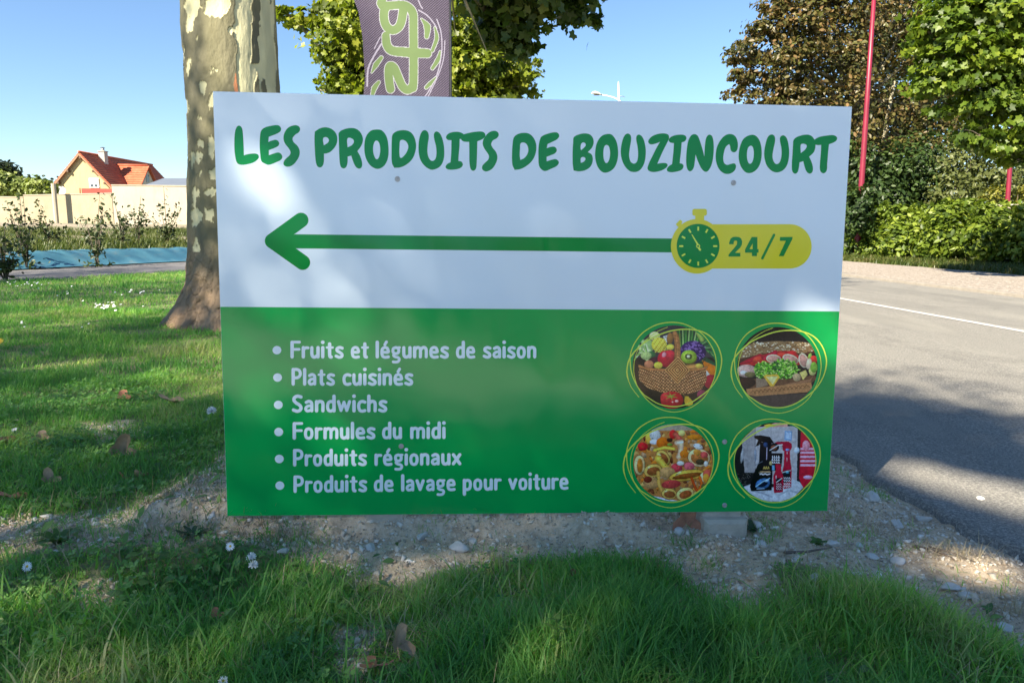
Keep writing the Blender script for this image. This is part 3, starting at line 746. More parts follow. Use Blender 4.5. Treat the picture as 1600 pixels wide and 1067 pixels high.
def pic_sandwich(X, Y):
    c = Canvas(X, Y, (24, 22, 24)); c.p('100,880 1100,840 1100,1100 100,1100', (72, 60, 54), 0.2)
    c.p('110,470 190,330 300,290 520,270 800,275 930,305 990,370 860,410 560,400 300,440', (150, 118, 78), 0.3, fr=0.15)
    for k in range(230):
        x = random.uniform(190, 960); y = random.uniform(285, 400) + (40 if x < 300 else 0); a = random.uniform(-0.8, 0.8)
        c.e(x, y, random.uniform(9, 17), random.uniform(4, 7), random.choice([(222, 205, 165), (196, 168, 120), (105, 72, 42), (240, 228, 195), (150, 110, 65)]), a)
    c.p('120,470 420,405 560,395 860,405 990,370 990,400 860,430 560,440 300,470 130,500', (82, 45, 32), 0.3)
    c.p('150,530 300,450 560,380 740,375 800,430 990,450 1000,520 700,540 300,540', (195, 32, 38), 0.2); c.st('160,520 370,440', [14, 30], (180, 18, 45)); c.e(340, 470, 50, 28, (225, 70, 50), -0.4)
    c.st('420,460 540,395', 24, (190, 20, 55)); c.e(620, 420, 55, 26, (225, 60, 45)); c.e(730, 405, 50, 30, (215, 35, 40)); c.e(965, 470, 45, 40, (215, 55, 45)); c.e(925, 435, 18, 35, (150, 190, 80), 0.4)
    c.e(220, 600, 110, 70, (205, 165, 150), var=0.5, fr=0.1); c.e(190, 620, 40, 25, (235, 225, 215)); c.e(260, 640, 60, 30, (120, 110, 65), var=0.5)
    for (x, y, rx, ry, rt) in ((525, 467, 84, 48, 0.1), (712, 470, 92, 50, 0.35), (855, 485, 52, 82, -0.3)):
        c.e(x, y, rx, ry, (240, 225, 185), rt); c.e(x, y, rx - 10, ry - 10, (205, 150, 130), rt, var=0.3)
    c.e(915, 520, 30, 60, (230, 205, 170), 0.2); c.p('120,700 440,680 760,690 980,640 1000,690 930,740 600,780 300,790 160,770', (108, 72, 48), 0.35, fr=0.1)
    c.p('330,680 440,690 460,760 330,790', (150, 125, 100), 0.5, fr=0.3)
    for (x0, y0, rx, ry, s0, nn) in ((425, 590, 120, 100, 3, 140), (640, 580, 170, 110, 5, 220)):
        c.e(x0, y0, rx * 0.9, ry * 0.9, (60, 125, 30))
        for k in range(nn):
            a = random.uniform(0, 6.28); r = math.sqrt(random.random()); x, y = x0 + rx * r * math.cos(a), y0 + ry * r * math.sin(a)
            c.e(x, y, random.uniform(7, 17), random.uniform(4, 9), random.choice([(130, 210, 50), (90, 180, 35), (170, 230, 90), (55, 130, 30), (200, 240, 130)]), random.uniform(0, 3))
    for k in range(30): c.e(random.uniform(510, 600), random.uniform(500, 590), 14, 7, random.choice([(25, 75, 30), (40, 105, 45)]), random.uniform(0, 3))
    c.p('410,660 440,640 570,640 590,670 520,775 490,775', (232, 190, 60)); c.p('440,665 570,660 515,750', (230, 228, 150))
    c.p('810,620 880,590 900,640 850,700', (235, 215, 120)); c.e(780, 670, 45, 45, (190, 165, 120), var=0.6, fr=0.3); c.e(955, 600, 40, 50, (210, 205, 120), var=0.5, fr=0.2)
    c.e(970, 560, 40, 60, (130, 180, 60), var=0.4); c.e(230, 730, 95, 55, (48, 26, 20)); c.p('640,750 930,690 960,660 930,720 640,770', (160, 110, 75))
    c.p('220,800 940,725 950,790 900,835 320,880 230,860', (185, 130, 80), 0.3, fr=0.05, sq=(1, 4))
    for k in range(14):
        x = 290 + k * 46; y = 838 - k * 5; c.st([(x - 30, y + 18), (x, y - 20), (x + 35, y + 8)], 3.2, (115, 68, 35))
    return c
def pic_pasta(X, Y):
    c = Canvas(X, Y, (196, 128, 62)); c.put(Y < 190, (175, 160, 135)); c.p('230,870 400,900 700,960 700,1000 300,1000', (225, 225, 228))
    P_ = [(150, 90, 55), (205, 125, 45), (230, 150, 60), (190, 150, 110), (120, 60, 35), (215, 175, 95), (225, 120, 35), (160, 110, 60)]
    for k in range(260): c.e(random.uniform(120, 1000), random.uniform(190, 900), random.uniform(14, 42), random.uniform(10, 26), random.choice(P_), random.uniform(0, 3), var=0.3)
    def ring(x, y, rx, ry, w_, rot=0.0, a=(232, 186, 88), b=(150, 82, 38)):
        c.e(x, y, rx + 5, ry + 5, (118, 66, 28), rot); c.e(x, y, rx, ry, a, rot, var=0.25); c.e(x + w_ * 0.2, y + w_ * 0.2, rx - w_, ry - w_, b, rot, var=0.4)
        c.e(x - rx * 0.45, y - ry * 0.5, rx * 0.25, w_ * 0.35, (250, 228, 160), rot - 0.5)
    c.e(235, 360, 55, 45, (205, 30, 40)); c.e(310, 270, 45, 60, (235, 190, 70)); c.e(370, 240, 60, 60, (205, 205, 200), var=0.5, fr=0.15); c.e(360, 310, 50, 28, (220, 225, 230))
    c.e(560, 230, 40, 50, (215, 40, 40)); c.st('590,230 640,290', 28, (205, 90, 70)); c.e(655, 215, 38, 32, (225, 210, 120)); c.e(790, 260, 80, 30, (215, 130, 30)); c.e(450, 320, 70, 60, (222, 110, 20)); c.e(525, 290, 32, 24, (60, 35, 22)); c.e(525, 340, 30, 16, (120, 150, 50))
    ring(200, 560, 58, 105, 26, 0.0, (236, 205, 140), (200, 120, 40)); c.st('360,400 470,370 570,385', 16, (232, 200, 70))
    c.st('600,320 650,310 640,430 620,470', 26, (230, 190, 150)); c.st('610,320 660,312', 14, (245, 232, 200))
    ring(455, 480, 88, 62, 22, 0.9); c.st('400,490 470,570 540,620', [38, 30, 20], (235, 190, 70)); c.e(680, 440, 48, 42, (222, 120, 30))
    ring(840, 480, 118, 95, 24, 0.2, (242, 208, 150), (180, 105, 50)); c.e(820, 420, 40, 35, (225, 150, 60)); c.e(895, 450, 42, 35, (210, 80, 75), var=0.3); c.e(850, 525, 45, 30, (75, 60, 40)); c.e(830, 360, 52, 30, (225, 225, 215), 0.4, var=0.4, fr=0.1); c.e(915, 545, 22, 30, (225, 215, 200))
    ring(345, 620, 95, 70, 24, -0.2); c.e(600, 590, 62, 50, (205, 60, 70), var=0.3); c.e(640, 540, 40, 24, (225, 220, 205), var=0.4, fr=0.2); c.e(735, 570, 58, 42, (215, 95, 105), var=0.3)
    c.e(500, 640, 85, 60, (200, 150, 90), var=0.4); c.e(330, 750, 95, 65, (190, 140, 85), var=0.4); c.e(290, 715, 45, 35, (120, 45, 30)); c.st('400,640 410,760 440,840', 20, (222, 165, 75))
    ring(710, 670, 190, 55, 26, -0.15, (238, 185, 70), (150, 80, 30)); c.e(890, 690, 40, 50, (240, 220, 160)); c.e(930, 660, 50, 52, (215, 90, 70)); c.e(915, 700, 35, 50, (235, 150, 50))
    c.e(540, 765, 105, 45, (195, 65, 60), -0.1, var=0.3); ring(520, 870, 80, 58, 20, 0.1); ring(690, 870, 95, 68, 26, -0.3, (242, 205, 120), (170, 85, 40))
    c.st('760,700 800,800 830,850', 14, (190, 70, 25)); c.st('850,690 870,760 840,830', 15, (220, 95, 30)); c.e(885, 790, 22, 30, (90, 95, 50))
    for k in range(70): c.st([(x := random.uniform(150, 960), y := random.uniform(210, 900)), (x + random.uniform(-16, 16), y + random.uniform(-12, 12))], 3, (70, 95, 40))
    return c
def pic_bottles(X, Y):
    c = Canvas(X, Y, (28, 26, 30)); c.p('200,300 340,150 340,640 230,640', (165, 160, 160)); c.p('345,150 800,140 790,740 520,760 345,700', (190, 186, 186), 0.08)
    c.put((X > 510) & (X < 516) & (Y > 130) & (Y < 300), (150, 146, 146)); c.p('420,150 560,105 690,110 690,150', (225, 170, 150)); c.e(500, 135, 60, 16, (235, 190, 60)); c.p('800,150 850,160 840,700 800,740', (38, 28, 30))
    c.p('660,190 740,195 735,300 655,290', (120, 160, 200)); c.p('672,205 728,208 724,280 668,275', (185, 210, 235)); c.p('835,180 1010,330 1010,720 860,820 815,700', (200, 22, 48), 0.15)
    for y in (385, 425, 470, 515, 560): c.p([(830, y - 12), (1010, y - 12), (1010, y + 12), (825, y + 12)], (230, 180, 205))
    c.e(890, 350, 40, 55, (235, 150, 165), var=0.5, fr=0.08); c.e(910, 690, 50, 20, (220, 170, 200)); c.e(790, 400, 30, 34, (200, 215, 230)); c.e(205, 450, 16, 90, (170, 170, 172), 0.15); c.e(345, 450, 12, 70, (140, 150, 165))
    for k in range(40): c.e(random.uniform(140, 300), random.uniform(650, 780), 4, 3, (110, 105, 100))
    c.p('200,800 290,765 520,800 660,770 740,710 820,740 860,800 760,900 620,950 420,950 280,890', (205, 208, 212), 0.25, fr=0.02); c.st('300,830 420,860 520,900', 8, (160, 165, 175)); c.st('600,880 700,830 780,850', 8, (165, 170, 178))
    # black spray bottle
    c.p('330,245 400,238 500,255 545,320 500,330 410,310 380,350 345,360 375,290 335,270', (14, 14, 20)); c.p('395,310 520,325 520,520 530,640 520,830 300,840 285,790 330,640 385,520', (12, 12, 18), 0.3)
    c.e(455, 340, 24, 26, (45, 70, 110)); c.st('470,370 465,500', 3, (200, 190, 215)); c.st('345,560 420,520', 3, (120, 125, 135)); c.e(510, 540, 18, 22, (185, 170, 110)); c.p('520,430 640,430 620,620 525,620', (16, 14, 20))
    for k, x in enumerate((430, 452, 476)): c.st([(x, 600), (x + 10, 575), (x + 16, 598)], 4, (190, 165, 80))
    c.st('400,630 500,628', 6, (165, 135, 90)); c.st('385,642 510,636', 2.5, (200, 180, 150)); c.st([(395, 658), (410, 652), (425, 662), (450, 652), (470, 662), (500, 654)], 6, (225, 225, 232))
    c.e(425, 760, 80, 55, (60, 110, 160), -0.35, var=0.4); c.e(425, 765, 55, 26, (15, 25, 45), -0.35); c.st('350,790 420,740 500,700', 5, (150, 200, 235)); c.st('360,815 440,810', 4, (170, 205, 230)); c.e(470, 725, 24, 14, (170, 210, 240), -0.4)
    # tall red bottle with a black label
    c.p('530,330 580,308 700,305 735,330 738,370 720,405 640,405 630,340 560,345', (175, 18, 50)); c.p('655,400 715,400 722,520 735,590 730,800 650,815 630,640 650,560', (185, 20, 52), 0.2)
    c.e(690, 395, 22, 14, (120, 140, 200)); c.e(548, 368, 52, 46, (20, 18, 22)); c.e(545, 372, 34, 26, (130, 75, 50)); c.st('500,400 590,345 635,340', 5, (215, 215, 215))
    for y0, hh in ((470, 9), (500, 10), (530, 6)):
        for k in range(4): c.st([(530 + k * 22, y0 - hh), (528 + k * 22, y0 + hh), (540 + k * 22, y0 + hh)], 4.5, (225, 225, 230))
    c.p('525,560 550,560 550,612 522,612', (110, 175, 215)); c.e(686, 430, 5, 14, (235, 190, 200)); c.e(684, 500, 4, 24, (235, 170, 185))
    c.p('632,625 720,610 722,740 640,750', (24, 20, 26)); c.e(680, 640, 40, 24, (20, 40, 50)); c.st('635,640 680,625 722,618', 4, (225, 225, 220)); c.e(690, 638, 18, 10, (90, 170, 190))
    for y0 in (700, 728, 762, 788):
        for k in range(4): c.st([(652 + k * 19, y0 - 7), (662 + k * 19, y0 + 7)], 4.5, (230, 225, 230))
    # small red bottle
    c.p('562,545 620,545 620,610 645,680 640,850 545,860 535,680 565,610', (190, 20, 52), 0.2); c.e(596, 720, 34, 24, (22, 20, 26)); c.st('570,745 630,700', 4, (220, 220, 220))
    c.p('560,745 635,745 632,830 556,835', (120, 20, 40)); c.e(568, 690, 5, 22, (240, 190, 200))
    for y0 in (765, 790, 815):
        for k in range(3): c.st([(572 + k * 20, y0 - 6), (582 + k * 20, y0 + 6)], 4, (225, 190, 200))
    return c
disc('basket_picture', 970, 495, 7.11, 590, 558, 460, 463, pic_basket, 'round picture of a wicker basket full of fruit and vegetables')
disc('sandwich_picture', 1135, 495, 7.11, 565, 557, 446, 444, pic_sandwich, 'round picture of a seeded baguette sandwich with lettuce')
disc('pasta_picture', 970, 645, 6.88, 560, 533, 427, 412, pic_pasta, 'round picture of a dish of ribbon pasta')
disc('bottle_picture', 1130, 645, 6.88, 562, 528, 439, 427, pic_bottles, 'round picture of red and black car care bottles on a cloth')
RING = pts('205,890 120,780 77,660 75,560 108,450 210,335 300,265 400,215 480,182 560,158 640,145 720,140 800,145 880,160 950,190 1010,235 1065,305 1100,385 1118,470 1110,560 1085,645 1040,730 980,805 900,870 800,940 700,980 620,995 540,992 460,978 390,950 320,905 260,865 200,790 160,720 125,630 110,540 108,440 130,350 175,265 230,195 290,148 360,108 430,82 500,68 580,64 660,72 730,92 810,130 880,172 940,230 990,300 1030,375 1052,450 1060,530 1052,610 1030,700 990,790 950,860 900,920 830,975 760,1015 680,1043 600,1055 520,1047 430,1018 350,970 280,905 220,830 180,750 155,660 148,580 155,490 180,400 220,330 280,260 350,205 430,155 520,118')
for ox, oy, sc, x0, x1, y0, y1, rt in ((979.8, 503.4, 7.11, 979.8, 1127.5, 503.4, 643.4, 0), (0, 0, 0, 1142.7, 1291, 504.8, 645.2, 0.02), (0, 0, 0, 974.4, 1123.3, 651.5, 792.7, 0), (0, 0, 0, 1136.3, 1283.5, 653.5, 792.7, -0.16)):
    sm = arcs(RING, 2); P = []; rr_ = []
    for i, (x, y) in enumerate(sm):
        a, b = (x - 597) / 522, (y - 559) / 496
        a, b = a * math.cos(rt) - b * math.sin(rt), a * math.sin(rt) + b * math.cos(rt)
        P.append(((x0 + x1) / 2 + a * (x1 - x0) / 2, (y0 + y1) / 2 + b * (y1 - y0) / 2))
        t = i / len(sm); rr_.append(1.05 - 0.65 * t if t > 0.02 else 0.5)
    fill('picture_ring', capsules(P, rr_, 6), m_lime, 0.0014)
# screws
m_steel = simple('zinc_screw', (0.45, 0.45, 0.44), 0.35, 0.2, 60, 0.1, 0.001, 0.7)
for x, y in ((621, 280), (1146, 286), (627, 697), (1132, 690), (1132, 789)):
    u, v = sg(x, y)
    b = MB(); r0 = 0.0085; n = 20
    prof = [(0.0085, 0.0005), (0.0085, 0.0018), (0.0074, 0.0028), (0.0060, 0.0028), (0.0052, 0.0016), (0.0044, 0.0030), (0.0026, 0.0034), (0.0022, 0.0018), (0.0001, 0.0018)]
    V = [(u + r * math.cos(2 * math.pi * k / n), v + r * math.sin(2 * math.pi * k / n), z) for r, z in prof for k in range(n)]
    F = [(i * n + k, i * n + (k + 1) % n, (i + 1) * n + (k + 1) % n, (i + 1) * n + k) for i in range(len(prof) - 1) for k in range(n)]
    mesh('screw', V, F, m_steel, sign, True)
m_conc = simple('post_concrete', (0.46, 0.40, 0.31), 0.95, 0.25, 14, 0.8, 0.006)
for xc in (1130, 600):
    u, _ = sg(xc, 795)
    b = MB().box((u - 0.066, -0.12, -0.140), (u + 0.066, SHT - 0.12, -0.0045), bev=0.008)
    b.build('post', m_conc, sign)
b = MB().box((sg(1097, 800)[0], -0.11, -0.03), (sg(1164, 800)[0], -0.018, 0.035), bev=0.012); b.build('footing', m_conc, sign)

# ================================================================== grass
m_grass = leafmat('grass_blades', [(0.10, 0.27, 0.07), (0.15, 0.36, 0.08), (0.21, 0.42, 0.09), (0.31, 0.48, 0.12), (0.50, 0.49, 0.24)], 0.5, 0.5, (1.15, 1.4, 0.65))
m_dry = leafmat('dry_grass', [(0.30, 0.23, 0.13), (0.42, 0.33, 0.20), (0.52, 0.43, 0.28)], 0.2, 0.7, (1, 1, 1))
blade_v = np.array([(-0.5, 0, 0), (0.5, 0, 0), (-0.42, 0.05, 0.38), (0.42, 0.05, 0.38), (-0.26, 0.20, 0.72), (0.26, 0.20, 0.72), (0, 0.46, 1.0)])
blade_q = [(0, 1, 3, 2), (2, 3, 5, 4)]; blade_t = [(4, 5, 6)]
def blades(P, h, wdt, name, mat, parent=None, lean=0.35, short=False):
    n = len(P); a = rng.random(n) * 6.283; l = np.abs(rng.normal(size=n)) * lean
    ca, sa = np.cos(a), np.sin(a); cl, sl_ = np.cos(l), np.sin(l)
    X = np.stack([ca, sa, 0 * a], 1); Yb = np.stack([-sa * cl, ca * cl, -sl_], 1); Z = np.stack([-sa * sl_, ca * sl_, cl], 1)
    M = np.stack([X, Yb, Z], 2)
    bend = h * (0.5 + 1.3 * rng.random(n))
    cl_ = fbm(P[:, 0] * 2.2, P[:, 1] * 2.2, 91, 3)
    rn = np.clip((cl_ - 0.5) * 1.3 + 0.45 + rng.normal(size=n) * 0.16, 0, 1)
    return scatter(name, blade_v, blade_q, blade_t, P, M, np.stack([wdt, bend, h], 1), mat, parent, rn)
def grass_points(n, x0, x1, y0, y1, dens):
    x = rng.uniform(x0, x1, n); y = rng.uniform(y0, y1, n); k = rng.random(n) < dens(x, y)
    return x[k], y[k]
def dens_near(x, y):
    s = soil_w(x, y)
    s_ = np.mean([soil_w(x + 0.13 * math.cos(a), y + 0.13 * math.sin(a)) for a in np.arange(0, 6.28, 1.57)], axis=0)
    d = np.clip(1 - s * 1.15, 0, 1) * (1 - 0.75 * s_) * np.clip(0.25 + 1.4 * fbm(x * 6, y * 6, 101, 3), 0, 1)
    u, v = proj(np.stack([x, y, 0 * x], 1))
    left = np.clip((420 - u) / 500, 0, 1) * (v > 840) * 0.45 * (v < 980)
    return np.clip(d - left * (fbm(x * 9, y * 9, 107, 3) > 0.42), 0.0, 1) * (x < road_edge_x(y) - 0.05)
x, y = grass_points(130000, -1.9, 1.75, 1.25, 2.32, dens_near)
z = ground_z(x, y)
clump = fbm(x * 4, y * 4, 77, 3)
u, v = proj(np.stack([x, y, 0 * x], 1))
nbr = np.mean([soil_w(x + 0.10 * math.cos(a), y + 0.10 * math.sin(a)) for a in np.arange(0, 6.28, 1.05)], axis=0)
tall = (1 - 0.72 * np.clip(nbr * 1.3, 0, 1)) * np.clip(0.35 + 1.3 * (clump - 0.3), 0.25, 1.25) * np.where(u > 640, 1.15, 0.72) * np.clip(0.5 + (v - 860) / 170, 0.5, 1.1)
h = tall * rng.uniform(0.025, 0.125, len(x))
tag(blades(np.stack([x, y, z], 1), h, rng.uniform(0.0018, 0.0050, len(x)), 'grass', m_grass), 'thick green grass growing in front of the sign board', 'grass', kind='stuff')
k = rng.choice(len(x), 2000, replace=False); k = k[nbr[k] < 0.5]
tag(blades(np.stack([x, y, z], 1)[k], rng.uniform(0.05, 0.15, len(k)) * np.clip(0.5 + (v[k] - 860) / 170, 0.5, 1.0) * (1 - 0.6 * nbr[k]), rng.uniform(0.003, 0.0075, len(k)), 'long_grass', m_grass, lean=0.8), 'long broad blades arching over the front grass', 'grass', kind='stuff')
# lawn on the left, thinner with distance
def dens_lawn(x, y):
    s = np.mean([soil_w(x + 0.12 * math.cos(a), y + 0.12 * math.sin(a)) for a in np.arange(0, 6.28, 1.57)], axis=0)
    s = np.maximum(soil_w(x, y), 0.8 * s)
    return np.clip(1 - s, 0.0, 1) * np.clip(0.35 + 1.2 * fbm(x * 3, y * 3, 111, 3), 0, 1) * (bank_d(x, y) < -2.62) * (x > -0.82 * y - 0.6) * (np.hypot(x + 2.75, y - 7.35) > 0.5)
Ps = []; Hs = []; Ws = []
for n, y0, y1, hh, ww in ((120000, 2.25, 4.6, 0.075, 0.0040), (90000, 4.6, 8.5, 0.085, 0.0062), (85000, 8.5, 17.0, 0.10, 0.011)):
    y = rng.uniform(y0, y1, n); x = rng.uniform(-0.82 * y1 - 1, -0.3 * y0 + 0.3, n)
    k = (x < -0.33 * y + 0.25) & (rng.random(n) < dens_lawn(x, y)); x, y = x[k], y[k]
    c_ = np.clip(0.3 + 1.5 * (fbm(x * 2, y * 2, 78, 3) - 0.25), 0.3, 1.4)
    Ps.append(np.stack([x, y, ground_z(x, y)], 1)); Hs.append(c_ * rng.uniform(0.4, 1.2, len(x)) * hh); Ws.append(rng.uniform(0.6, 1.2, len(x)) * ww)
Ps = np.concatenate(Ps)
tag(blades(Ps, np.concatenate(Hs), np.concatenate(Ws), 'lawn', m_grass, lean=0.45), 'shaded green lawn around the plane tree trunk', 'lawn', kind='stuff')
# sparse tufts and dry stalks in the soil strip
def dens_soil(x, y):
    s = soil_w(x, y); return (s > 0.3) * np.clip(fbm(x * 7, y * 7, 121, 3) * 3.2 - 1.65 + np.where(x < -0.6, 0.75, -0.1), 0, 1) * (x < road_edge_x(y) - 0.03)
x, y = grass_points(60000, -2.6, 1.75, 1.5, 3.3, dens_soil)
z = ground_z(x, y)
tag(blades(np.stack([x, y, z], 1), rng.uniform(0.012, 0.05, len(x)), rng.uniform(0.0015, 0.003, len(x)), 'sparse_tufts', m_grass, lean=0.7), 'small sparse green tufts sprouting from the stony soil strip', 'grass', kind='stuff')
cs = [G(x_, y_) for x_, y_ in ((310, 785), (290, 800), (350, 840), (390, 835), (250, 810), (420, 830), (60, 805), (150, 800), (1480, 868), (1500, 862), (1390, 830), (1310, 810), (1560, 950), (1590, 960), (660, 1000), (590, 1010), (30, 850), (210, 860), (440, 850), (930, 812))]
Px = []
for c0 in cs:
    k = 90; Px.append(np.stack([c0[0] + rng.normal(size=k) * 0.055, c0[1] + rng.normal(size=k) * 0.04, np.zeros(k)], 1))
Px = np.concatenate(Px); Px[:, 2] = ground_z(Px[:, 0], Px[:, 1])
tag(blades(Px, rng.uniform(0.02, 0.085, len(Px)), rng.uniform(0.0014, 0.0028, len(Px)), 'dry_grass', m_dry, lean=1.1), 'straw coloured dry grass scattered over the stony soil', 'dry grass', kind='stuff')
k = 2600; x, y = grass_points(30000, -2.6, 1.7, 1.4, 3.0, lambda x, y: (soil_w(x, y) > 0.2) * np.clip(fbm(x * 3, y * 3, 131, 3) * 2.4 - 1.0, 0, 1) * 0.25 * np.where(x < -0.5, 1.0, 0.35))
Pz = np.stack([x, y, ground_z(x, y) + 0.004], 1)
tag(blades(Pz, rng.uniform(0.015, 0.07, len(x)), rng.uniform(0.001, 0.002, len(x)), 'dead_stalks', m_dry, lean=1.5), 'thin dead stalks lying flat on the soil', 'dead grass', kind='stuff')
# clover and small broad leaves among the grass
cl_v = np.array([(0, 0, 0)] + [(0.5 * math.cos(a) * 1.0, 0.5 * math.sin(a), 0.12) for a in np.linspace(-0.7, 0.7, 3)] + [(0.5 * math.cos(a), 0.5 * math.sin(a), 0.12) for a in np.linspace(1.4, 2.8, 3)] + [(0.5 * math.cos(a), 0.5 * math.sin(a), 0.12) for a in np.linspace(3.5, 4.9, 3)])
cl_t = [(0, 1, 2), (0, 2, 3), (0, 4, 5), (0, 5, 6), (0, 7, 8), (0, 8, 9)]
m_clover = leafmat('clover_leaves', [(0.08, 0.20, 0.055), (0.13, 0.29, 0.07), (0.20, 0.38, 0.08)], 0.3)
x, y = grass_points(32000, -3.4, 1.6, 1.3, 4.6, lambda x, y: (1 - soil_w(x, y)) * np.clip(fbm(x * 2.6, y * 2.6, 141, 3) * 4 - 2.0 + np.where(x < -0.3, 0.5, -0.2), 0, 1) * ((x < -0.33 * y + 0.1) | (y < 2.2)))
P = np.stack([x, y, ground_z(x, y) + rng.uniform(0.01, 0.05, len(x))], 1)
nn = rng.normal(size=P.shape) * 0.35 + np.array([0, -0.1, 1.0])
tag(scatter('clover', cl_v, None, cl_t, P, frames(nn), rng.uniform(0.012, 0.026, len(x)), m_clover), 'low clover leaves spreading between the grass blades', 'clover', kind='stuff')

x, y = grass_points(5200, -2.6, 1.6, 1.35, 3.4, lambda x, y: (1 - 0.75 * soil_w(x, y)) * np.clip(fbm(x * 3.1, y * 3.1, 171, 3) * 4 - 1.9 + np.where(x < -0.35, 0.5, -0.3), 0, 1) * ((x < -0.33 * y - 0.1) | (y < 2.08)) * (x < road_edge_x(y) - 0.1))
P = np.stack([x, y, ground_z(x, y) + rng.uniform(0.006, 0.03, len(x))], 1)
nn = rng.normal(size=P.shape) * 0.45 + np.array([0, -0.15, 1.0])
wv_ = np.array([(0, -0.5, -0.1), (0.16, -0.25, 0.03), (0.2, 0.1, 0.06), (0, 0.5, -0.05), (-0.2, 0.1, 0.06), (-0.16, -0.25, 0.03), (0, -0.2, -0.02), (0, 0.15, 0.0)])
m_bw = leafmat('broad_weed_leaves', [(0.09, 0.17, 0.06), (0.13, 0.24, 0.07), (0.22, 0.34, 0.09)], 0.3)
tag(scatter('ground_weeds', wv_, None, [(0, 1, 6), (0, 6, 5), (1, 2, 7), (1, 7, 6), (6, 7, 4), (6, 4, 5), (2, 3, 7), (7, 3, 4)], P, frames(nn), rng.uniform(0.02, 0.055, len(x)), m_bw, smooth=True), 'low broad leaved weeds mixed into the grass', 'weeds', kind='stuff')
x, y = grass_points(12000, -1.9, 1.6, 1.3, 2.4, lambda x, y: (1 - soil_w(x, y)) * np.clip(fbm(x * 3.7, y * 3.7, 181, 3) * 3 - 1.2, 0.02, 0.5))
tag(blades(np.stack([x, y, ground_z(x, y)], 1), rng.uniform(0.03, 0.10, len(x)), rng.uniform(0.0012, 0.0028, len(x)), 'straw', m_dry, lean=0.9), 'dry straw blades caught in the front grass', 'dry grass', kind='stuff')

# ================================================================== stones and gravel
iv, itr = ico(1)
m_stone, nt, bs = newmat('chalk_stone')
cc = ramp(nt, [(0.0, (0.26, 0.21, 0.15)), (0.4, (0.56, 0.46, 0.33)), (0.7, (0.78, 0.70, 0.56)), (1.0, (0.88, 0.84, 0.74))], attr(nt, 'rnd').outputs['Fac'])
nt.links.new(mixc(nt, math_(nt, 'MULTIPLY', noise(nt, 90, 4), 0.5), cc, (0.25, 0.21, 0.16)), bs.inputs['Base Color']); bs.inputs['Roughness'].default_value = 0.95
bump(nt, noise(nt, 150, 4), bs, 0.5, 0.003)
x, y = grass_points(120000, -2.6, 1.8, 1.35, 3.4, lambda x, y: (soil_w(x, y) > 0.35) * np.clip(0.15 + fbm(x * 4, y * 4, 151, 3) * 1.1, 0, 1) * (x < road_edge_x(y) + 0.02))
sc = np.minimum(0.0016 + rng.exponential(0.0019, len(x)), 0.014)
jit = iv * (1 + 0.0)
nn = rng.normal(size=(len(x), 3)) * 0.5 + np.array([0, 0, 1.0])
S3 = sc[:, None] * np.stack([rng.uniform(0.8, 1.5, len(x)), rng.uniform(0.6, 1.2, len(x)), rng.uniform(0.4, 0.8, len(x))], 1)
tag(scatter('gravel', iv * (1 + 0.25 * np.random.default_rng(3).normal(size=(len(iv), 1))), None, itr, np.stack([x, y, ground_z(x, y) + sc * 0.25], 1), frames(nn), S3, m_stone, rnd=np.clip(rng.beta(1.5, 2.0, len(x)) + (sc > 0.006) * 0.2, 0, 1)),
    'small chalky gravel strewn over the soil strip around the sign', 'gravel', kind='stuff')
m_big = simple('pale_chalk', (0.55, 0.53, 0.48), 0.95, 0.2, 30, 0.7, 0.004)
iv2, it2 = ico(3)
BIG = [(579, 859, 20, 'white roundish stone near the grass under the list of words'), (737, 848, 17, 'pale angular stone nearest to the big flat grey one'), (717, 860, 30, 'flat grey-beige stone below the middle of the board'), (660, 843, 22, 'bluish grey flat stone just below the green board'),
 (443, 872, 19, 'white stone in the grass edge beside the clover flowers'), (550, 866, 12, 'small white stone left of the white roundish one'), (862, 868, 12, 'small pale stone below the middle, at the grass edge'), (965, 825, 11, 'white pebble left of the reddish dry leaf'),
 (1062, 833, 22, 'pale stone at the foot of the reddish dry leaf'), (1190, 850, 17, 'pale stone right of the concrete footing'), (1184, 824, 24, 'grey flat stone leaning near the concrete footing'), (1300, 851, 20, 'long pale stone right of the board near the grass'), (1343, 850, 11, 'white stone on the open soil right of the board'), (1363, 868, 15, 'white triangular stone on the open soil'),
 (1403, 872, 18, 'flat white stone halfway between board and road'), (1360, 778, 25, 'white stone beside the road edge right of the board'), (1403, 820, 24, 'long grey stone lying along the road edge'), (1445, 803, 18, 'grey stone at the broken road edge'), (1485, 918, 22, 'white stone in the line of rubble along the right grass'), (1515, 932, 24, 'angular pale stone right in the line of rubble'),
 (1532, 784, 9, 'single pale stone lying on the asphalt'), (1572, 985, 24, 'pale stone lowest in the rubble at the right'), (125, 932, 13, 'smooth white pebble in the bare patch left'), (40, 945, 14, 'dull white pebble at the far left grass'), (880, 775 + 40, 14, 'beige stone under the lower edge of the board'), (1270, 905, 20, 'white lump in the small bare gap of the front grass'), (1245, 880, 14, 'pale stone above the bare gap of the front grass')]
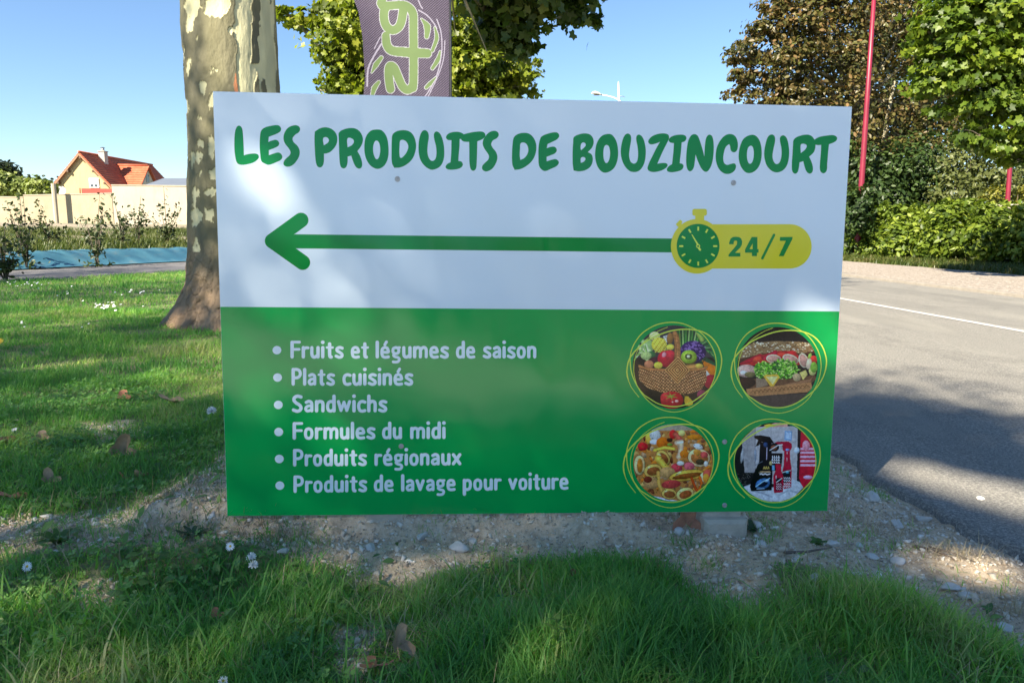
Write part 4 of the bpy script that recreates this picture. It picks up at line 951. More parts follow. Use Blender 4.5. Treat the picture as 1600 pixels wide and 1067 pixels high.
for i, (px_, py_, wpx, lab) in enumerate(BIG):
    g = G(px_, py_)
    rg = np.random.default_rng(200 + i); r = wpx / F_PX * np.linalg.norm(g - CAM) / 2 * 0.92
    A = rg.normal(size=(7, 3)); A /= np.linalg.norm(A, axis=1, keepdims=True)
    V = iv2.copy()
    for a in A:
        d = V @ a; cut = rg.uniform(0.45, 0.8); V = V - np.where(d > cut, d - cut, 0)[:, None] * a
    V *= np.array([1.0, rg.uniform(0.6, 0.9), rg.uniform(0.4, 0.65)]) * r * 1.25
    V += rg.normal(size=V.shape) * r * 0.02
    on_road = px_ == 1532
    zz = (float(road_z(g[0], g[1])) if on_road else float(ground_z(g[0], g[1]))) + r * 0.25
    o = mesh('stone', V, None, m_big, None, False, tris=it2); o.location = (g[0], g[1], zz); o.rotation_euler = (rg.uniform(-.2, .2), rg.uniform(-.2, .2), rg.uniform(0, 6))
    tag(o, lab, 'stone', 'larger stones on the verge')

# ================================================================== dry leaves
m_dl = simple('dry_leaf', (0.40, 0.26, 0.15), 0.75, 0.45, 25, 0.6, 0.003)
m_dlr = simple('dry_leaf_red', (0.38, 0.16, 0.085), 0.75, 0.4, 25, 0.6, 0.003)
def leaf_grid(size, curl, fold, seed, lobes=5):
    rg = np.random.default_rng(seed); n = 15; V = []; F = []
    # a lobed blade: polar grid around the leaf base
    for i in range(n):
        a = -2.2 + 4.4 * i / (n - 1)
        lobe = 0.55 + 0.45 * abs(math.cos(a * lobes / 2 * 0.63)) ** 1.5
        for j in range(7):
            t = j / 6; r = t * size * lobe * (1 - 0.18 * (abs(a) / 2.2)) * (1 + 0.12 * (rg.random() - 0.5) * (j == 6))
            x = r * math.sin(a); y = r * math.cos(a)
            z = curl * (r * r) / size + fold * abs(x) + 0.05 * size * math.sin(5 * a) * t
            V.append((x, y, z))
    for i in range(n - 1):
        for j in range(6): F.append((i * 7 + j, i * 7 + j + 1, (i + 1) * 7 + j + 1, (i + 1) * 7 + j))
    return V, F
DL = [(1072, 826, 62, 1, (-1.25, 0.15, 0.2), 'reddish brown dry leaf standing against the board beside the footing', 0.3, 0.5), (187, 716, 42, 0, (-1.1, 0.3, 0.7), 'curled tan leaf standing up in the left grass', 1.6, 0.9), (197, 752, 26, 1, (-0.6, 0.3, 2), 'small reddish leaf below the curled tan leaf', 0.8, 0.6),
 (893, 914, 26, 1, (-1.1, 0.1, 0.3), 'upright orange brown leaf tip in the front grass', 1.0, 0.8), (918, 912, 28, 1, (-0.3, 0.2, 1.2), 'brown leaf lying right beside the upright orange one', 0.6, 0.4), (958, 912, 26, 1, (-0.8, 0, 2.2), 'small rust leaf, right of the pair in the front grass', 0.9, 0.5),
 (1056, 966, 36, 0, (-1.3, 0, 0.5), 'narrow tan leaf stuck upright in the front grass', 1.5, 1.1), (622, 1035, 60, 0, (-1.0, 0.5, 0.9), 'large tan leaf in the hollow at the bottom of the view', 0.7, 0.6), (590, 1062, 60, 1, (-0.2, 0.2, 2.5), 'flat brown leaf cut off by the bottom of the view', 0.4, 0.3),
 (272, 636, 44, 0, (-0.3, 0.1, 1.8), 'flat tan leaf in the lawn close to the board', 0.5, 0.3), (192, 625, 26, 1, (-0.5, 0.1, 0.4), 'small brown leaf in the middle of the left lawn', 0.6, 0.4), (64, 691, 26, 0, (-0.4, 0.1, 0.4), 'pinkish brown leaf lying flat in the left grass', 0.6, 0.4), (8, 697, 34, 1, (-0.3, 0.1, 1.7), 'brown leaf at the far left border of the lawn', 0.2, 0.2),
 (25, 786, 50, 1, (-0.3, 0.2, 2.0), 'dark leaf on the bare soil at far left', 0.3, 0.25), (76, 760, 30, 0, (-0.7, 0.2, 1.0), 'pale curled leaf above the dark broad green leaves', 1.2, 0.7), (220, 750, 26, 0, (-0.7, 0.2, 3.0), 'tan leaf right of the small reddish leaf', 1.0, 0.5), (142, 787, 18, 0, (0.1, 0.1, 3.0), 'tiny beige leaf among dry grass on the left soil', 0.3, 0.2),
 (338, 975, 26, 1, (-0.3, 0.1, 0.6), 'brown leaf half buried in the front left grass', 0.5, 0.5), (825, 806, 46, 0, (-0.9, 0.1, 0.2), 'beige leaf wedged below the middle of the board', 0.6, 0.4)]
for i, (x_, y_, wpx, red, rot, lab, cu, fo) in enumerate(DL):
    g = G(x_, y_); s_ = wpx / F_PX * np.linalg.norm(g - CAM) * 0.5
    V, F = leaf_grid(s_, cu * 0.5, fo * 0.4, 300 + i)
    e = empty('dry_leaf', (g[0], g[1], float(ground_z(g[0], g[1])) + (0.03 if x_ != 1072 else 0.012) * (0.6 if wpx < 30 else 1)))
    e.rotation_euler = (rot[0] + 1.57 if False else -rot[0], rot[1], rot[2])
    mesh('blade', V, F, m_dlr if red else m_dl, e, True)
    MB().tube([(0, 0, 0), (0.01 * s_, -0.3 * s_, -0.02 * s_), (0.06 * s_, -0.6 * s_, 0.03 * s_)], [0.0016, 0.0012, 0.001], 5).build('leaf_stalk', m_dl, e)
    tag(e, lab, 'dry leaf', 'fallen dry leaves')

# ================================================================== flowers, weeds, twigs
m_petal = simple('white_petal', (0.80, 0.80, 0.78), 0.6, 0.05, 20, 0)
m_yel = simple('yellow_flower', (0.75, 0.48, 0.02), 0.6, 0.1, 40, 0.2, 0.002)
m_stem = simple('green_stem', (0.06, 0.11, 0.03), 0.6, 0.2, 20, 0)
def daisy(x_, y_, hpx, rpx, lab, tilt=0.5, yellow=False, cat='daisy', name='daisy'):
    g = G(x_, y_ + hpx); dd = np.linalg.norm(g - CAM); hh = hpx / F_PX * dd * 1.02; r = 0.85 * rpx / F_PX * dd
    e = empty(name, (g[0], g[1], float(ground_z(g[0], g[1]))))
    MB().tube([(0, 0, -0.01), (0.004, 0.0, hh * 0.5), (0, 0, hh)], 0.0011, 5).build('stem', m_stem, e)
    M = Matrix.Translation((0, 0, hh)) @ Matrix.Rotation(tilt, 4, 'X')
    b = MB()
    for k in range(16):
        a = 2 * math.pi * k / 16 + random.uniform(-.06, .06); L = r * random.uniform(0.88, 1.1)
        Q = [(0.22, -0.05, 0), (0.6, -0.12, 0.04), (0.95, -0.07, 0.02), (1.0, 0, 0), (0.95, 0.07, 0.02), (0.6, 0.12, 0.04), (0.22, 0.05, 0)]
        b.add([tuple(M @ Vector((L * (q[0] * math.cos(a) - q[1] * math.sin(a)), L * (q[0] * math.sin(a) + q[1] * math.cos(a)), L * q[2] + 0.0002 * (k % 2)))) for q in Q], [(0, 1, 2, 3, 4, 5, 6)])
    b.build('petals', m_yel if yellow else m_petal, e)
    b = MB(); rings = [(0.26, 0.01), (0.24, 0.07), (0.15, 0.12), (0.02, 0.13)]
    V = [tuple(M @ Vector((r * q * math.cos(6.283 * k / 10), r * q * math.sin(6.283 * k / 10), r * z_))) for q, z_ in rings for k in range(10)]
    b.add(V, [(i * 10 + k, i * 10 + (k + 1) % 10, i * 10 + 10 + (k + 1) % 10, i * 10 + 10 + k) for i in range(3) for k in range(10)])
    b.build('flower_centre', m_yel, e, True)
    tag(e, lab, cat, 'flowers in the grass')
daisy(362, 865, 26, 7.5, 'white daisy just above the soil edge left of centre', 1.1)
daisy(45, 890, 18, 7.5, 'white daisy at the left edge of the front grass', 1.2)
daisy(350, 1058, 24, 8, 'white daisy at the very bottom of the view', 0.9)
daisy(3, 541, 34, 6, 'yellow dandelion-like flower at the left border of the lawn', 0.8, True, 'yellow flower', 'yellow_flower')
daisy(24, 673, 12, 4, 'tiny white daisy in the far left lawn', 0.6)
for (x_, y_, lab) in ((394, 876, 'white clover head, upper of the two beside the white stone'), (397, 886, 'white clover head, lower of the two beside the white stone'), (332, 644, 'white clover head in the lawn next to the board')):
    g = G(x_, y_ + 22); dd = np.linalg.norm(g - CAM); hh = 22 / F_PX * dd; r = 7 / F_PX * dd
    e = empty('clover_flower', (g[0], g[1], float(ground_z(g[0], g[1]))))
    MB().tube([(0, 0, -0.01), (0.003, 0, hh * 0.6), (0, 0, hh)], 0.001, 5).build('stem', m_stem, e)
    k = 44; ph = np.arange(k) * 2.39996; zz = 1 - 1.5 * (np.arange(k) + 0.5) / k; rr2 = np.sqrt(np.clip(1 - zz * zz, 0, 1))
    dn = np.stack([rr2 * np.cos(ph), rr2 * np.sin(ph), zz], 1)
    pv = np.array([(-0.16, 0, 0), (0.16, 0, 0), (0.1, 0, 1.0), (-0.1, 0, 1.0)])
    o = scatter('flower_head', pv, [(0, 1, 2, 3)], None, np.tile([[0, 0, hh]], (k, 1)).astype(float), frames(dn), np.full(k, r), m_petal, e)
    tag(e, lab, 'clover flower', 'flowers in the grass')
# tiny white flowers in the far lawn
FL = []
for (cx, cy, sx, sy, n) in ((50, 450, 34, 3, 18), (165, 486, 22, 6, 22), (120, 465, 60, 10, 7), (230, 470, 20, 18, 8), (90, 520, 60, 20, 6)):
    for k in range(n): FL.append(G(cx + random.gauss(0, sx * 0.6), cy + random.gauss(0, sy * 0.6)) + np.array([0, 0, 0.07]))
FL = np.array(FL)
k8 = [(math.cos(a), math.sin(a), 0) for a in np.linspace(0, 6.283, 8)[:-1]]
o = scatter('lawn_flowers', np.array([(0, 0, 0.3)] + k8), None, [(0, i + 1, (i + 1) % 7 + 1) for i in range(7)], FL, frames(rng.normal(size=FL.shape) * 0.3 + np.array([0, -0.6, 1.0])), rng.uniform(0.008, 0.017, len(FL)), m_petal)
tag(o, 'tiny white flower heads dotted over the far lawn', 'lawn flowers', kind='stuff')
m_weed = leafmat('weed_leaf', [(0.07, 0.15, 0.03), (0.10, 0.19, 0.04)], 0.3)
m_weedd = leafmat('weed_leaf_dark', [(0.035, 0.075, 0.03), (0.05, 0.095, 0.04)], 0.2)
def rosette(x_, y_, n, L, wd, mat, lab, up=0.5, seed=1, name='weed'):
    g = G(x_, y_); rg = np.random.default_rng(seed); e = empty(name, (g[0], g[1], float(ground_z(g[0], g[1]))))
    for k in range(n):
        a = 2 * math.pi * k / n + rg.uniform(-0.3, 0.3); l = L * rg.uniform(0.7, 1.1); w_ = wd * rg.uniform(0.8, 1.1); u0 = up * rg.uniform(0.6, 1.3)
        V = []; F = []
        for i in range(8):
            t = i / 7; ww = w_ * math.sin(math.pi * min(1, 0.08 + t * 0.92)) ** 0.8 * (1.1 - 0.3 * t)
            x = l * t * math.cos(u0 * (1 - t * 0.7)); z = l * (math.sin(u0) * t - 0.35 * t * t * t)
            for s_, dz in ((-1, 0.25), (0, 0), (1, 0.25)): V.append((x, s_ * ww, max(z, 0.002) + dz * ww + 0.003 * math.sin(t * 9 + k)))
        for i in range(7):
            for j in range(2): F.append((3 * i + j, 3 * i + j + 1, 3 * i + 4 + j, 3 * i + 3 + j))
        ca, sa = math.cos(a), math.sin(a)
        V = [(x * ca - y * sa, x * sa + y * ca, z) for x, y, z in V]
        mesh('leaf', V, F, mat, e, True, attrs={'rnd': np.full(len(V), rg.random())})
    tag(e, lab, 'weed', 'weeds on the verge'); return e
rosette(92, 855, 16, 0.085, 0.010, m_weed, 'bright green rosette weed on the left soil', 0.75, 3)
rosette(98, 762, 6, 0.13, 0.032, m_weedd, 'dark broad leaved weed lying flat on the left soil', 0.25, 9)
rosette(905, 808, 8, 0.05, 0.010, m_weedd, 'small leafy weed under the board right of centre', 0.6, 5)
rosette(1175, 826, 7, 0.05, 0.011, m_weedd, 'small dark weed against the concrete footing', 0.8, 6)
rosette(1278, 845, 9, 0.04, 0.009, m_weed, 'low weed on the soil below the right corner', 0.5, 7)
rosette(300, 850, 12, 0.07, 0.008, m_weedd, 'grey green weed at the left soil edge', 0.6, 8)
# leafy stalk in the front grass
g = G(868, 1045); e = empty('leafy_stalk', (g[0], g[1], float(ground_z(g[0], g[1]))))
MB().tube([(0, 0, 0), (0.004, 0, 0.06), (0.0, 0.0, 0.125)], 0.0016, 6).build('stem', m_weed, e)
for k in range(13):
    zz = 0.02 + k * 0.0085; a = k * 2.4; l = 0.045 * (1.1 - k * 0.045); V = []
    for i in range(5):
        t = i / 4; w_ = 0.0055 * math.sin(math.pi * (0.1 + 0.9 * t))
        for s_ in (-1, 1): V.append((l * t * math.cos(a) - s_ * w_ * math.sin(a), l * t * math.sin(a) + s_ * w_ * math.cos(a), zz + l * 0.7 * t - l * 0.35 * t * t))
    mesh('leaf', V, [(2 * i, 2 * i + 1, 2 * i + 3, 2 * i + 2) for i in range(4)], m_weed, e, True, attrs={'rnd': np.full(len(V), 0.8)})
tag(e, 'light green leafy stalk standing in the front grass', 'weed', 'weeds on the verge')
m_twig = simple('twig_bark', (0.14, 0.11, 0.085), 0.9, 0.3, 40, 0.4, 0.002)
for P, lab in (([(1428, 852), (1450, 858), (1470, 864), (1490, 880)], 'forked grey twig on the sunlit soil at the right'), ([(1225, 872), (1260, 866), (1300, 858)], 'half buried grey stick on the soil right of the footing'), ([(303, 1000), (308, 975), (318, 955)], 'short grey twig in the left front grass')):
    q = [G(a, b) for a, b in P]; e = empty('twig', q[0])
    MB().tube([(p[0] - q[0][0], p[1] - q[0][1], float(ground_z(p[0], p[1])) + 0.008) for p in q], [0.005] + [0.004] * (len(q) - 2) + [0.002], 6).build('stick', m_twig, e, True)
    if 'forked' in lab:
        MB().tube([(q[1][0] - q[0][0], q[1][1] - q[0][1], 0.01), (q[1][0] - q[0][0] + 0.05, q[1][1] - q[0][1] - 0.05, 0.012), (q[1][0] - q[0][0] + 0.09, q[1][1] - q[0][1] - 0.10, 0.006)], [0.003, 0.0025, 0.0015], 5).build('side_branch', m_twig, e, True)
    tag(e, lab, 'twig', 'twigs on the ground')

# ================================================================== trees
def rhomb(): return np.array([(0, -0.5, 0), (0.28, 0.0, 0.07), (0, 0.55, 0), (-0.28, 0.0, 0.07)]), [(0, 1, 2), (0, 2, 3)]
def lobed():
    o = []
    for i in range(11):
        a = -2.4 + 4.8 * i / 10; r = (0.62 if i % 2 else 0.34) if i not in (5,) else 0.72
        r = {0: 0.34, 1: 0.5, 2: 0.40, 3: 0.62, 4: 0.44, 5: 0.74, 6: 0.44, 7: 0.62, 8: 0.40, 9: 0.5, 10: 0.34}[i]
        o.append((r * math.sin(a), r * math.cos(a) - 0.1, 0.10 * abs(math.sin(a)) ))
    V = np.array([(0, -0.12, 0)] + o); return V, [(0, i + 1, i) for i in range(1, 11)]
def oval(): 
    V = np.array([(0, -0.5, 0), (0.22, -0.22, 0.06), (0.27, 0.08, 0.06), (0, 0.55, -0.04), (-0.27, 0.08, 0.06), (-0.22, -0.22, 0.06)]); return V, [(0, 1, 2), (0, 2, 3), (0, 3, 4), (0, 4, 5)]
def crown(name, blobs, tmpl, size, mat, parent, per=34, tight=0.17, updir=0.55, shell=0.45, origin=None, flat=1.0, gaps=None):
    """blobs: (centre, radius, number of leaves)"""
    tv, tt = tmpl; Pa = []; Na = []; Rn = []
    for c0, r, n in blobs:
        c0 = np.array(c0, float); r3 = np.array(r if hasattr(r, '__len__') else (r, r, r * 0.85), float)
        k = max(1, int(n / per)); d = rng.normal(size=(k, 3)); d /= np.linalg.norm(d, axis=1, keepdims=True)
        cc_ = c0 + d * r3 * (shell + (1 - shell) * rng.random((k, 1)) ** 0.6)
        cl_size = tight * float(r3.mean()) * rng.uniform(0.6, 1.5, (k, 1))
        idx = np.repeat(np.arange(k), per); off = rng.normal(size=(len(idx), 3)) * cl_size[idx] * np.array([1, 1, 0.6 * flat])
        P = cc_[idx] + off; outw = d[idx]
        Nn = outw * 0.85 + np.array([0, 0, updir * 0.8]) + rng.normal(size=P.shape) * 0.5
        Pa.append(P); Na.append(Nn); Rn.append(np.clip(rng.normal(size=k)[idx] * 0.18 + 0.5 + rng.normal(size=len(idx)) * 0.16, 0, 1))
    P = np.concatenate(Pa); Nn = np.concatenate(Na)
    if gaps:
        keep = np.ones(len(P), bool)
        for g0, gr in gaps:
            q = P - np.array(g0); t = q @ SUNV; keep &= np.linalg.norm(q - t[:, None] * SUNV, axis=1) > gr
        P, Nn = P[keep], Nn[keep]; Rn = [np.concatenate(Rn)[keep]]
    if origin is not None: P = P - np.array(origin)
    return scatter(name, tv, None, tt, P, frames(Nn), rng.uniform(0.7, 1.25, len(P)) * size, mat, parent, np.concatenate(Rn))
m_bark = simple('grey_brown_bark', (0.11, 0.09, 0.065), 0.95, 0.4, 6, 0.8, 0.03, stretch=(1, 1, 0.3))
m_barkp = simple('pale_bark', (0.24, 0.22, 0.15), 0.9, 0.45, 5, 0.6, 0.02, stretch=(1, 1, 0.4))
def limbs(base, fork, blobs, r0, parent, origin, mat, twigs=5, seed=1, trunk=True, trunk_name='trunk'):
    rg = random.Random(seed); base = Vector(base); fork = Vector(fork); o = Vector([float(v) for v in origin])
    if trunk:
        b = MB(); n = 7
        b.tube([base.lerp(fork, i / n) + Vector((rg.uniform(-.05, .05), rg.uniform(-.05, .05), 0)) * (i > 0) - o for i in range(n + 1)], [r0 * (1.35 if i == 0 else 1 - 0.45 * i / n) for i in range(n + 1)], 12)
        b.build(trunk_name, mat, parent, True)
    b = MB()
    for c0, r, n in blobs:
        c0 = Vector([float(v) for v in c0]); rr3 = float(np.mean(r)); st = base.lerp(fork, rg.uniform(0.75, 1.0)); mid = st.lerp(c0, 0.5) + Vector((rg.uniform(-.3, .3), rg.uniform(-.3, .3), rg.uniform(0, .4)))
        b.tube([st - o, mid - o, c0 - o], [r0 * 0.4, r0 * 0.22, r0 * 0.1], 6)
        for k in range(twigs):
            d = Vector((rg.gauss(0, 1), rg.gauss(0, 1), rg.gauss(0.2, 0.8))).normalized() * rr3 * rg.uniform(0.6, 0.95)
            s_ = mid.lerp(c0, rg.uniform(0.2, 1)); e_ = c0 + d
            b.tube([s_ - o, s_.lerp(e_, 0.5) + Vector((0, 0, 0.1 * rr3)) - o, e_ - o], [r0 * 0.09, r0 * 0.05, r0 * 0.015], 5, False)
    b.build('branches', mat, parent, True)
def pb(x, y, Y, rpx, n, sq=1.0):
    """a clump of foliage seen at (x, y) from the photographer's place, Y metres ahead"""
    p = at(x, y, Y); r = rpx / F_PX * Y; return (p, (r, r * 1.1, r * sq), n)

# --- the plane tree on the left: modelled trunk with flaking bark
PT = np.array([-2.80, 7.45, 0.0])
def trunk_prof(z):      # radius and centre shift with height
    r = np.interp(z, [0, 0.08, 0.2, 0.45, 0.8, 1.2, 1.8, 2.4, 3.4, 4.6], [0.83, 0.77, 0.69, 0.59, 0.545, 0.515, 0.48, 0.46, 0.445, 0.43])
    cx = np.interp(z, [0, 0.5, 1.2, 2.4, 3.4, 4.6], [-0.03, -0.02, -0.04, -0.07, -0.07, -0.05])
    return r, cx
na, nz = 560, 640
A_, Z_ = np.meshgrid(np.linspace(0, 2 * np.pi, na, endpoint=False), np.concatenate([np.linspace(-0.1, 3.3, nz - 40), np.linspace(3.32, 4.6, 40)]))
r_, cx_ = trunk_prof(Z_)
an = A_ / (2 * np.pi) * 14
def per(fx, fz, seed, o=3):
    w_ = A_ / (2 * np.pi); a1 = fbm(w_ * fx, Z_ * fz, seed, o); a2 = fbm((w_ - 1) * fx, Z_ * fz, seed, o); return a1 * (1 - w_) + a2 * w_
flut = 0.05 * np.cos(A_ * 5 + 0.6) * np.exp(-np.maximum(Z_, 0) / 0.35) + 0.008 * np.cos(A_ * 3 + Z_)
r_ = r_ + flut + (per(9, 1.0, 201) - 0.5) * 0.05
X = PT[0] + cx_ + r_ * np.cos(A_); Y = PT[1] + r_ * np.sin(A_); Zc = Z_
u, v = proj(np.stack([X, Y, Zc], -1).reshape(-1, 3)); u = u.reshape(X.shape); v = v.reshape(X.shape)
front = np.sin(A_) < 0.15
warp = (per(60, 9, 203) - 0.5); warp2 = (per(60, 9, 207) - 0.5)
wf_ = (per(170, 26, 261) - 0.5); wf2_ = (per(170, 26, 265) - 0.5)
uu = u + warp * 15 + wf_ * 6; vv = v + warp2 * 20 + wf2_ * 8
pale = np.zeros(X.shape, bool)
for (cx, cy, rx, ry) in ((293, 108, 4, 13), (315, 135, 7, 11), (318, 144, 3, 6), (291, 166, 4, 13), (312, 184, 2.5, 4), (289, 236, 4, 30), (314, 224, 5, 7), (300, 250, 5, 13), (309, 245, 4, 8), (312, 272, 3, 4), (330, 160, 4, 13), (331, 230, 6, 16), (332, 273, 6, 8),
    (337, 12, 19, 17), (350, 5, 12, 9), (300, 8, 14, 17), (296, 30, 6, 20), (361, 49, 3.2, 4.5), (306, 58, 2.5, 4), (304, 308, 5, 17), (307, 338, 8, 14), (327, 301, 8, 7), (326, 337, 8.5, 10), (306, 387, 5.5, 12.5), (308.5, 420, 5, 9), (281, 322, 3.5, 24), (284, 95, 2.5, 24), (335, 108, 3, 3)):
    pale |= ((uu - cx) / rx) ** 2 + ((vv - cy) / ry) ** 2 < 1
big = (u > 366 + warp * 16 + (v > 60) * 3) & (v < 165)
isl = per(24, 2.2, 211) + 0.25 * (per(70, 8, 215) - 0.5)
big &= ~((isl > 0.60) & (u > 385)) & ~((np.abs(u - 399 + warp * 10) < 6) & (v < 100))
rest = (per(26, 2.4, 219) + 0.2 * (per(80, 10, 221) - 0.5)) > 0.62
pale = np.where(front, pale | big, rest & (Z_ > 1.0)) & (Z_ > 0.75)
low = sstep((1.0 - Z_) / 0.8)
base = lin((100, 97, 78)); brown = lin((140, 112, 84)); grey = lin((130, 122, 104)); olive = lin((126, 122, 78))
nz1 = per(40, 6, 231, 4)[..., None]; nz2 = per(12, 1.5, 235)[..., None]
col = base * (0.75 + 0.5 * nz1)
col = col * (1 - np.clip(nz2 * 1.5 - 0.5, 0, 1) * 0.5) + olive * np.clip(nz2 * 1.5 - 0.5, 0, 1) * 0.5
col = col * (1 - low[..., None]) + (brown * 0.65 + grey * 0.35) * (0.55 + 0.9 * nz1) * low[..., None]
lit_left = (sstep((312 - u) / 30) * sstep((v - 330) / 60))[..., None] * front[..., None]; col = col * (1 - lit_left * 0.5) + brown * (0.6 + 0.8 * nz1) * lit_left * 0.5  # sunlit brown of the lower left side, painted into the bark colour
ob = (np.abs(uu - 376) < 8) & (vv > 112) & (vv < 150) & front; col = np.where(ob[..., None], lin((165, 110, 75)) * (0.6 + 0.8 * nz1), col)
pc = lin((205, 200, 160)) * (0.82 + 0.3 * nz1); pg = lin((165, 165, 135)) * (0.85 + 0.3 * nz1)
mixp = np.clip((per(20, 2, 241)[..., None] - 0.45) * 6, 0, 1)
col = np.where(pale[..., None], pc * (1 - mixp * 0.6) + pg * mixp * 0.6, col)
plate = np.abs(per(46, 7, 251, 3) - 0.5) < 0.022
plate_low = low * np.clip((per(70, 12, 255, 3) - 0.5) * 5, -1, 1) * 0.014
r2 = r_ - pale * 0.010 + (per(90, 16, 257) - 0.5) * 0.010 * ~pale + (per(34, 5, 259) - 0.5) * 0.014 + plate_low - (plate & ~pale & (Z_ < 1.2)) * 0.008 * low
col = np.where((plate & (low > 0.2) & ~pale)[..., None], col * 0.72, col)
X = cx_ + r2 * np.cos(A_); Y = r2 * np.sin(A_)
ii = (np.arange(nz - 1)[:, None] * na + np.arange(na)[None]); jj = (np.arange(nz - 1)[:, None] * na + (np.arange(na)[None] + 1) % na)
q = np.stack([ii.ravel(), jj.ravel(), (jj + na).ravel(), (ii + na).ravel()], 1)
m_pt, nt, bs = newmat('plane_bark'); nt.links.new(attr(nt, 'col').outputs['Color'], bs.inputs['Base Color']); bs.inputs['Roughness'].default_value = 0.85
bump(nt, noise(nt, 40, 6, 0.75, stretch=(1, 1, 0.35)), bs, 0.9, 0.012)
plane = empty('plane_tree', PT); tag(plane, 'big plane tree with mottled flaking bark behind the board', 'tree')
mesh('trunk', np.stack([X, Y, Z_], -1).reshape(-1, 3), None, m_pt, plane, True, quads=q, colors=col.reshape(-1, 3))
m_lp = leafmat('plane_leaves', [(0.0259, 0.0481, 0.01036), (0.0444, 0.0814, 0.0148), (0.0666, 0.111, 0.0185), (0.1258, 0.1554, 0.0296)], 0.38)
# overhanging branch, darker and closer, and the part of the crown above the view
ov = [pb(830, 8, 10.5, 40, 330, 0.7), pb(905, 22, 10.5, 26, 130, 0.6), pb(930, 40, 10.5, 12, 26), pb(790, 50, 10.5, 48, 420, 0.7), pb(812, 78, 10.5, 24, 110, 0.6), pb(770, 105, 10.5, 18, 60, 0.8), pb(590, -18, 10.8, 30, 200), pb(880, -30, 10.5, 60, 500), pb(800, -60, 10, 80, 800), pb(770, 8, 10.5, 40, 260)]
pc_ = [((-2.2, 8.0, 7.2), 1.9, 2600), ((-0.8, 9.5, 6.5), 1.6, 2000), ((-4.2, 7.6, 7.4), 1.7, 1800), ((-2.6, 6.4, 8.6), 1.8, 1900), ((-1.8, 9.4, 8.8), 1.8, 1700)]
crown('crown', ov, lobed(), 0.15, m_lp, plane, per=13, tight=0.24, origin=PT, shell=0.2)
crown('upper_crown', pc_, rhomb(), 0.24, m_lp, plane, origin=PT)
limbs((PT[0] + 0.05, PT[1], 4.2), (-2.6, 7.6, 6.0), pc_ + [(at(760, 20, 10.3), 0.8, 10)], 0.40, plane, PT, m_barkp, 4, 3, trunk=True, trunk_name='upper_trunk')

# --- sunlit plane tree behind the banner
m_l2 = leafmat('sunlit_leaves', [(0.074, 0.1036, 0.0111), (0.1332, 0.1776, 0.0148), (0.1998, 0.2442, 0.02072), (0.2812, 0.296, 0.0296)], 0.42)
c2 = G(640, 470) * 0; base2 = at(655, 395, 16.5); base2[2] = 0
t2 = empty('plane_tree', base2); tag(t2, 'leafy sunlit tree behind the purple banner', 'tree')
b2 = [pb(560, 70, 16, 62, 2600), pb(545, 130, 16, 38, 1300, 0.8), pb(520, 25, 16, 30, 650), pb(500, 140, 16, 10, 40), pb(485, 30, 16, 28, 300, 0.5), pb(455, 30, 16, 22, 150, 0.5), pb(445, 18, 16, 14, 60, 0.5), pb(513, 85, 16, 20, 130), pb(640, 60, 16.5, 90, 3800), pb(720, 120, 16, 50, 2300), pb(775, 110, 16, 42, 1500), pb(815, 130, 16, 26, 420), pb(830, 95, 16, 18, 120), pb(740, 60, 16.5, 60, 1800), pb(640, 150, 16, 70, 2200), pb(600, -20, 17, 80, 1800), pb(700, -30, 17, 90, 2000), pb(770, 165, 16, 40, 900, 0.7), pb(700, -120, 17, 130, 2200)]
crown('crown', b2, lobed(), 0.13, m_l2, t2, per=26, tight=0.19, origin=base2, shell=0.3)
limbs(base2, base2 + np.array([0, 0, 3.4]), b2, 0.24, t2, base2, m_barkp, 3, 5)

# --- copper coloured tree on the right
m_cop = leafmat('bronze_leaves', [(0.0333, 0.0407, 0.0111), (0.0666, 0.0666, 0.0185), (0.1258, 0.0888, 0.0333), (0.0888, 0.1036, 0.0222), (0.2072, 0.1258, 0.0518)], 0.3, 0.4, (1.2, 1.1, 0.6))
base3 = at(1325, 395, 32); base3[2] = 0
t3 = empty('copper_tree', base3); tag(t3, 'large bronze leaved tree left of the tall red pole', 'tree')
b3 = [pb(1460, 60, 33, 60, 1700), pb(1470, 190, 33, 60, 1600), pb(1430, 310, 32, 50, 1100), pb(1175, 85, 31.0, 36, 1120, 0.6), pb(1165, 118, 31.0, 26, 588, 0.5), pb(1160, 150, 31.0, 28, 532, 0.6), pb(1205, 45, 31.0, 32, 840, 0.6), pb(1215, 10, 31.0, 32, 840, 0.6), pb(1230, 120, 31.0, 50, 2100), pb(1250, 60, 31.0, 50, 2240), pb(1280, 0, 31.5, 60, 2800), pb(1300, 110, 32.0, 60, 2520), pb(1240, 160, 31.0, 40, 1400, 0.6), pb(1330, 40, 32.0, 60, 2100), pb(1390, 60, 33.0, 60, 2240), pb(1340, 180, 32.0, 60, 2380), pb(1280, 190, 31.5, 50, 1260), pb(1400, 160, 33.0, 60, 2100), pb(1420, 0, 33.0, 60, 1819), pb(1350, -60, 33.0, 100, 3360), pb(1230, -40, 32.0, 50, 1120), pb(1360, 250, 32.0, 55, 1819), pb(1430, 230, 33.0, 55, 1680), pb(1300, 270, 32.5, 60, 1260)]
crown('crown', b3, oval(), 0.20, m_cop, t3, per=34, tight=0.19, origin=base3, shell=0.25, flat=0.7)
limbs(base3, base3 + np.array([0, 0, 7.5]), b3, 0.26, t3, base3, m_barkp, 3, 7)
for k, (dx, dy) in enumerate(((0.9, -0.4), (-0.6, 0.5))):
    MB().tube([(dx, dy, 0), (dx * 0.6 + 0.2, dy, 3.0), (dx * 1.3, dy, 7.5)], [0.16, 0.13, 0.06], 8).build('side_trunk', m_barkp, t3, True)

